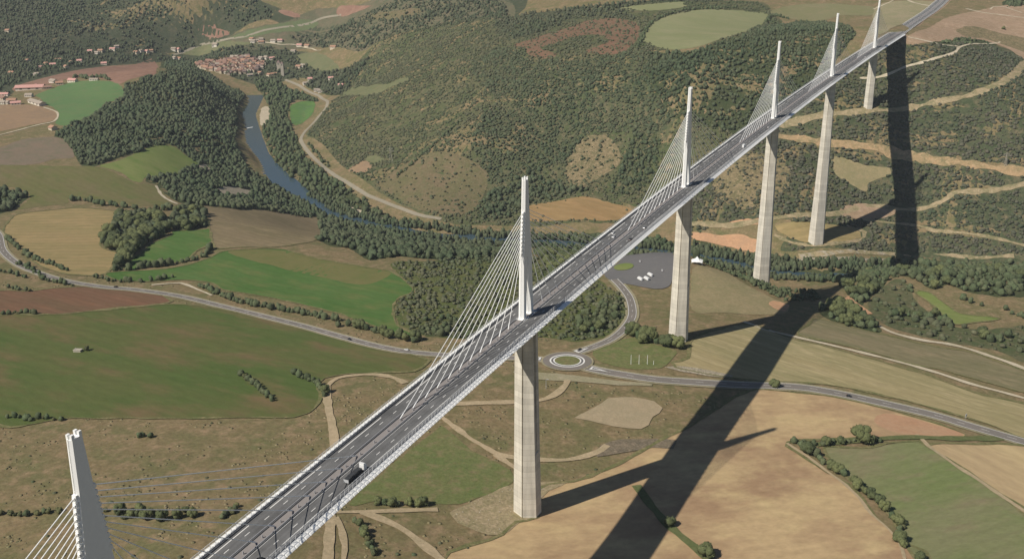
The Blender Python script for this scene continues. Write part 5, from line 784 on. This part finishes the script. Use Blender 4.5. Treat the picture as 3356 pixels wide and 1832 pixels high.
for i, (x, y) in enumerate(SPOTS['houses']):
    bigh = i in (0, 1, 6); hq = int(rng.choice([2, 3, 4])); rw_ = {2: 'terracotta', 3: 'grey', 4: 'pink'}[hq]; lab = (rw_+' roofed house standing apart among trees near the village') if i < 25 else (rw_+' roofed house scattered on the far left hillside')
    house(x, y, rng.uniform(9, 12), rng.uniform(12, 17)*(1.4 if bigh else 1), rng.uniform(7, 9), rng.uniform(-.4, .9), hq, 'house', lab, ('outlying houses ' if i < 25 else 'hillside houses ')+rw_)
FL = [('barn', 24, 62, 11, 4, 'long pink roofed barn at the left farm', .0), ('barn', 16, 58, 9, 2, 'long tan farm building below the pink barn', .0)]
farm = SPOTS['farm']
fa = np.array(farm[1])-np.array(farm[0])
for i, (x, y) in enumerate(farm):
    if i == 0: house(x, y, 22, 58, 11, .55, 4, 'barn', 'long pink roofed barn beside the bright green meadow')
    elif i == 1: house(x, y, 15, 56, 9, -.35, 3, 'barn', 'long tan roofed farm building beside the bright green meadow')
    elif i == 12: house(x, y, 8, 20, 6, .3, 3, 'house', 'small white farm shed at the top of the bright green meadow')
    else: house(x, y, rng.uniform(9, 13), rng.uniform(13, 22), rng.uniform(7, 10), rng.uniform(-.3, .8), [0, 2, 3, 4][i % 4], 'farm_house', ['brown', 'terracotta', 'grey', 'pink'][i % 4]+' roofed farm house at the left edge beside the meadow', 'farm houses '+str(i % 4))
def tower(x, y, w, h, label):
    e = tag(empty('church_tower' if h > 25 else 'stone_tower', (x, y, float(hgt(x, y))), .35), label, 'tower')
    MB().box(-w/2, w/2, -w/2, w/2, -3, h).build('wall', MAT['stone'], e)
    r = MB(); r.add([(-w/2-.4, -w/2-.4, h+.02), (w/2+.4, -w/2-.4, h+.02), (w/2+.4, w/2+.4, h+.02), (-w/2-.4, w/2+.4, h+.02), (0, 0, h+w*.7)], [(0, 1, 4), (1, 2, 4), (2, 3, 4), (3, 0, 4), (3, 2, 1, 0)]); r.build('roof', HM[1][1].materials[0], e)
    q = MB()
    for sgn in (-1, 1): q.box(-w*.14, w*.14, sgn*(w/2+.02)-.02, sgn*(w/2+.02)+.02, h-6, h-2.5)
    q.build('belfry_opening', MAT['dark'], e)
(tx, ty), (ux, uy) = SPOTS['church']
tower(tx, ty, 8, 34, 'tall pale church tower at the right end of the village'); tower(ux, uy, 10, 24, 'broad pale tower beside the church in the village')

# ------------------------------------------------------------------ vehicles
def wheel_mesh(r, w):
    mb = MB(); n = 14; rows = []
    for x in (-w/2, w/2): rows.append([(x, r*math.cos(2*math.pi*i/n), r*math.sin(2*math.pi*i/n)) for i in range(n)])
    mb.loops(rows); return mb.mesh('wheel', MAT['rubber'])
WH = {}
def wheels(e, xs, ys, r, w):
    if (r, w) not in WH: WH[(r, w)] = wheel_mesh(r, w)
    for x in xs:
        for y in ys:
            o = link('wheel', WH[(r, w)], None, e); o.location = (x, y, r)
def prof_body(pts, hw, name, mat, e, taper=.0):
    """side profile (y,z) extruded across x, top pulled in"""
    zmax = max(z for y, z in pts); zmin = min(z for y, z in pts); rows = []
    for sx in (-1, -.93, .93, 1):
        rows.append([(sx*(hw-taper*max(0, (z-zmin)/(zmax-zmin)-.5)*2), y*(1 if abs(sx) < .95 else .985), z) for y, z in pts])
    return MB().loops(rows).build(name, mat, e)
def car(loc, rz, paint, label, group=None, rx=0.0):
    e = tag(empty('car', loc, rz), label, 'car', group); e.rotation_euler.x = 0
    prof_body([(-2.1, .35), (-2.15, .75), (-2.0, .98), (-1.0, 1.0), (.8, .98), (1.9, .85), (2.15, .62), (2.1, .35)], .88, 'body', paint, e, .04)
    prof_body([(-1.85, .99), (-1.35, 1.40), (.05, 1.42), (.95, .99)], .80, 'window_glass', MAT['glass'], e, .16)
    prof_body([(-1.32, 1.405), (-1.1, 1.46), (-.1, 1.47), (.05, 1.425)], .66, 'roof', paint, e, .03)
    wheels(e, (-.78, .78), (-1.3, 1.35), .33, .22)
    for x in (-.62, .62):
        MB().box(x-.16, x+.16, 2.06, 2.16, .62, .76).build('headlight', MAT['lamp_clear'], e)
        MB().box(x-.16, x+.16, -2.19, -2.10, .72, .9).build('tail_light', MAT['lamp_red'], e)
    e.scale = (1.04, 1.04, 1.04); return e
def van(loc, rz, paint, label, group=None, L=6.5, H=2.7):
    e = tag(empty('van', loc, rz), label, 'van', group); h = L/2
    prof_body([(-h, .4), (-h, H-.15), (-h+.2, H), (h-2.0, H), (h-1.6, H-.25), (h-.95, 1.35), (h-.1, 1.1), (h, .4)], 1.05, 'body', paint, e, .1)
    prof_body([(h-1.62, H-.28), (h-1.55, H-.24), (h-.90, 1.38), (h-.98, 1.36)], .9, 'windscreen', MAT['glass'], e)
    wheels(e, (-.95, .95), (-h+1.2, h-1.1), .38, .26)
    for x in (-.75, .75): MB().box(x-.16, x+.16, h-.05, h+.03, .75, .95).build('headlight', MAT['lamp_clear'], e)
    return e
def truck(loc, rz):
    e = tag(empty('lorry', loc, rz), 'long lorry with white cab and dark loaded trailer on the nearest deck span', 'lorry')
    prof_body([(5.0, .5), (5.0, 3.2), (5.3, 3.5), (6.6, 3.45), (7.3, 2.1), (7.35, .5)], 1.25, 'cab', MAT['carwhite'], e, .1)
    prof_body([(6.72, 3.25), (6.78, 3.28), (7.36, 2.15), (7.31, 2.1)], 1.1, 'windscreen', MAT['glass'], e)
    MB().box(-1.22, 1.22, 4.9, 5.9, 3.52, 3.95).build('air_deflector', MAT['carwhite'], e)
    MB().box(-1.25, 1.25, -7.6, 4.4, 1.05, 1.3).build('trailer_bed', MAT['dark'], e)
    for k, y in enumerate(np.arange(-7.1, 3.9, 2.2)): MB().box(-1.12, 1.12, y, y+1.9, 1.3, 2.5+.25*(k % 2)).build('cargo', MAT['cargo'], e)
    MB().box(-1.25, 1.25, -7.72, -7.6, .9, 2.4).build('tailboard', MAT['steel'], e)
    wheels(e, (-1.0, 1.0), (-6.4, -5.1, -3.8, 4.2, 6.4), .5, .34); return e
th = lambda s: -CU*s
tr = truck(axis(136.0, 8.6, .03), th(136)); tr.rotation_euler.x = math.atan(SL)
van(axis(857, 8.4, .03), th(857), MAT['carwhite'], 'large white van on the deck between the third and second masts', L=7.5, H=3.0)
car(axis(965, 8.3, .03), th(965), MAT['carwhite'], 'white car on the deck just before the fourth mast')
car(axis(1580, 8.4, .03), th(1580), MAT['carwhite'], 'white car far along the deck before the last mast')
car(axis(513, -4.9, .03), th(513)+math.pi, MAT['carwhite'], 'first of two white cars abreast on the left carriageway')
car(axis(522, -8.6, .03), th(522)+math.pi, MAT['carwhite'], 'second of two white cars abreast on the left carriageway')
car(axis(512, 8.6, .03), th(512), MAT['dark'], 'black car on the right carriageway past the second mast')
car(axis(545, 8.8, .03), th(545), MAT['cargrey'], 'grey car ahead of the black car past the second mast')
car(axis(66.5, 8.8, .03), th(66), MAT['dark'], 'black car on the deck at the bottom edge of the view')
def heading(x, y):
    best = (1e9, 0)
    for rn, rk, rw, rp in ROADS[:3]:
        c = catmull(rp, 6); i = int(np.argmin(np.hypot(c[:, 0]-x, c[:, 1]-y))); dd = np.hypot(*(c[i]-[x, y]))
        if dd < best[0]: j = min(i, len(c)-2); t = c[j+1]-c[j]; best = (dd, math.atan2(-t[0], t[1]), c[i], t/np.linalg.norm(t))
    return best
RCL = ['white car on the curving grey road just left of the viaduct', 'dark car on the curving grey road beside the hedge', 'dark car on the grey road above the red field', 'black car on the road right of the deck shadow', 'dark car near the splitter island above the roundabout']
for i, (x, y) in enumerate(SPOTS['roadcars']):
    b_ = heading(x, y); sg = 1 if i % 2 else -1; q = b_[2]+np.array([b_[3][1], -b_[3][0]])*2.1*sg
    car((q[0], q[1], float(hgt(*q))+.98), b_[1]+(0 if sg > 0 else math.pi), MAT['carwhite'] if i == 0 else MAT['dark'], RCL[i])
for i, (x, y) in enumerate(SPOTS['vehicles']):
    z = float(hgt(x, y))+1.05
    if i < 3: van((x, y, z), .9, MAT['carwhite'], ['white camper van parked apart at the left of the row', 'white camper van in the middle of the parked row', 'white camper van at the right end of the parked row'][i], 'vans in the car park', 9.0, 3.2)
    else: car((x, y, z), .4, MAT['carwhite'], 'white car parked beside the oval lawn' if i == 3 else 'small white car parked alone in the car park')

# ------------------------------------------------------------------ small structures
def lattice(x, y, H, label, w=5.0):
    e = tag(empty('pylon', (x, y, float(hgt(x, y))), .5), label, 'pylon'); mb = MB()
    lv = np.linspace(0, H, 8); hw = lambda z: w/2*(1-.85*min(1, z/(H*.8)))
    cs = [(-1, -1), (1, -1), (1, 1), (-1, 1)]
    for a_, b_ in zip(lv[:-1], lv[1:]):
        for i in range(4):
            p, q = cs[i], cs[(i+1) % 4]
            mb.tube((p[0]*hw(a_), p[1]*hw(a_), a_), (p[0]*hw(b_), p[1]*hw(b_), b_), .22, .22, 4)
            mb.tube((p[0]*hw(a_), p[1]*hw(a_), a_), (q[0]*hw(b_), q[1]*hw(b_), b_), .14, .14, 4)
    mb.build('tower_frame', MAT['lattice'], e)
    for zz, L in ((H*.72, 7.), (H*.86, 5.)):
        MB().tube((-L, 0, zz), (L, 0, zz), .22, .22, 4).tube((-L, 0, zz), (0, 0, zz+2.2), .14, .14, 4).tube((L, 0, zz), (0, 0, zz+2.2), .14, .14, 4).build('cross_arm', MAT['lattice'], e)
lattice(*SPOTS['pylon'][0], 30, 'tan lattice pylon on the scrubby hillside above the river road', 7)
lattice(*SPOTS['pylon2'][0], 22, 'small lattice pylon on the wooded slope right of the deck shadow', 4)
x, y = SPOTS['tent'][0]; e = tag(empty('canopy_tent', (x+3, y, float(hgt(x+3, y))), .2), 'white pointed canvas canopy behind the second pier', 'tent')
mb = MB(); n = 4; rr = 8.5
ring = [(rr*math.cos(2*math.pi*i/16+.785)*(1 if i % 4 == 0 else .80), rr*math.sin(2*math.pi*i/16+.785)*(1 if i % 4 == 0 else .80), 3.2 if i % 4 == 0 else 3.9) for i in range(16)]
ring2 = [(p[0]*.4, p[1]*.4, 5.4) for p in ring]; ring3 = [(p[0]*.06, p[1]*.06, 8.6) for p in ring]
mb.loops([ring, ring2, ring3], False); mb.add(ring3, [tuple(range(16))]); mb.build('canvas', MAT['canvas'], e)
for i in range(0, 16, 4): MB().tube((ring[i][0], ring[i][1], -1), ring[i], .14, .14, 6).build('pole', MAT['steel'], e)
FPL = ['leftmost of four white flagpoles on the lawn beside the roundabout', 'second from left of four white flagpoles on the lawn', 'third from left of four white flagpoles on the lawn', 'rightmost short post of four on the lawn beside the roundabout']
for i, (x, y) in enumerate(SPOTS['flagpoles']):
    e = tag(empty('flagpole', (x, y, float(hgt(x, y))), 0), FPL[i], 'flagpole', 'flagpoles on the lawn'); h = 9.0 if i < 3 else 4.0
    MB().tube((0, 0, -.5), (0, 0, h), .22, .14, 8).build('pole', MAT['white'], e); MB().box(-.3, .3, -.3, .3, -.2, .35).build('base', MAT['stone'], e); MB().tube((0, 0, h), (0, 0, h+.3), .2, .05, 8).build('finial', MAT['white'], e)
for i, (x, y) in enumerate(SPOTS['lamp']):
    e = tag(empty('street_lamp' if i == 0 else 'wooden_pole', (x, y, float(hgt(x, y))), .4), 'pale lamp post beside the road left of the gravel yard' if i == 0 else 'wooden pole beside the dirt track under the deck', 'lamp post' if i == 0 else 'pole')
    MB().tube((0, 0, -.5), (0, 0, 8.5), .18, .12, 6).build('pole', MAT['steel'] if i == 0 else MAT['bark'], e)
    MB().box(-.1, 1.6, -.12, .12, 8.4, 8.55).build('arm', MAT['steel'] if i == 0 else MAT['bark'], e)
    if i == 0: MB().box(1.2, 2.0, -.2, .2, 8.25, 8.42).build('lamp_head', MAT['white'], e)
x, y = SPOTS['sign'][0]; e = tag(empty('road_sign', (x, y, float(hgt(x, y))+.3), 1.2), 'blank white road sign on a post beside the road at right', 'sign')
MB().box(-1.5, 1.5, -.06, .06, 2.2, 4.6).build('panel', MAT['canvas'], e)
for xx in (-1.0, 1.0): MB().tube((xx, .12, -.6), (xx, .12, 4.4), .08, .08, 6).build('post', MAT['steel'], e)
x, y = SPOTS['hut'][0]; e = tag(empty('stone_hut', (x, y, float(hgt(x, y))), .3), 'low pale stone ruin beside a bush in the great green field', 'hut')
for (x0, x1, y0, y1, h) in ((-3.5, 3.5, -2.5, -1.9, 2.2), (-3.5, -2.9, -1.9, 2.5, 2.6), (2.9, 3.5, -1.9, 2.5, 1.8)): MB().box(x0, x1, y0, y1, -.5, h).build('wall', MAT['stone'], e)
MB().add([(-3.7, -2.7, 2.3), (3.7, -2.7, 2.3), (3.7, 2.7, 1.7), (-3.7, 2.7, 1.7), (-3.7, -2.7, 2.7), (3.7, -2.7, 2.7), (3.7, 2.7, 2.1), (-3.7, 2.7, 2.1)], [(3, 2, 1, 0), (4, 5, 6, 7), (0, 1, 5, 4), (1, 2, 6, 5), (2, 3, 7, 6), (3, 0, 4, 7)]).build('roof', MAT['stone'], e)
wv = np.array([(q[0], q[1]) for q in SPOTS['weir']], float)
wv = catmull(wv, 4); wm = ribbon('weir', wv, 2.0, MAT['canvas'], WATER_Z+.25, across=3, z_of=lambda p, c: np.zeros(p.shape[:2]))
tag(wm, 'thin white foaming weir across the river', kind='structure')

# ------------------------------------------------------------------ light haze in the valley air
hz = MB().box(-3650, 1250, -770, 3650, -420, 262).build('haze', None)
hm_ = bpy.data.materials.new('valley_haze'); hm_.use_nodes = True; t_ = hm_.node_tree
for n in list(t_.nodes):
    if n.bl_idname != 'ShaderNodeOutputMaterial': t_.nodes.remove(n)
pv_ = t_.nodes.new('ShaderNodeVolumePrincipled'); pv_.inputs['Color'].default_value = (.86, .93, 1.0, 1); pv_.inputs['Density'].default_value = 3.2e-5
t_.links.new(pv_.outputs[0], [n for n in t_.nodes if n.bl_idname == 'ShaderNodeOutputMaterial'][0].inputs['Volume'])
hz.data.materials.append(hm_); tag(hz, 'thin pale haze filling the valley', kind='stuff')
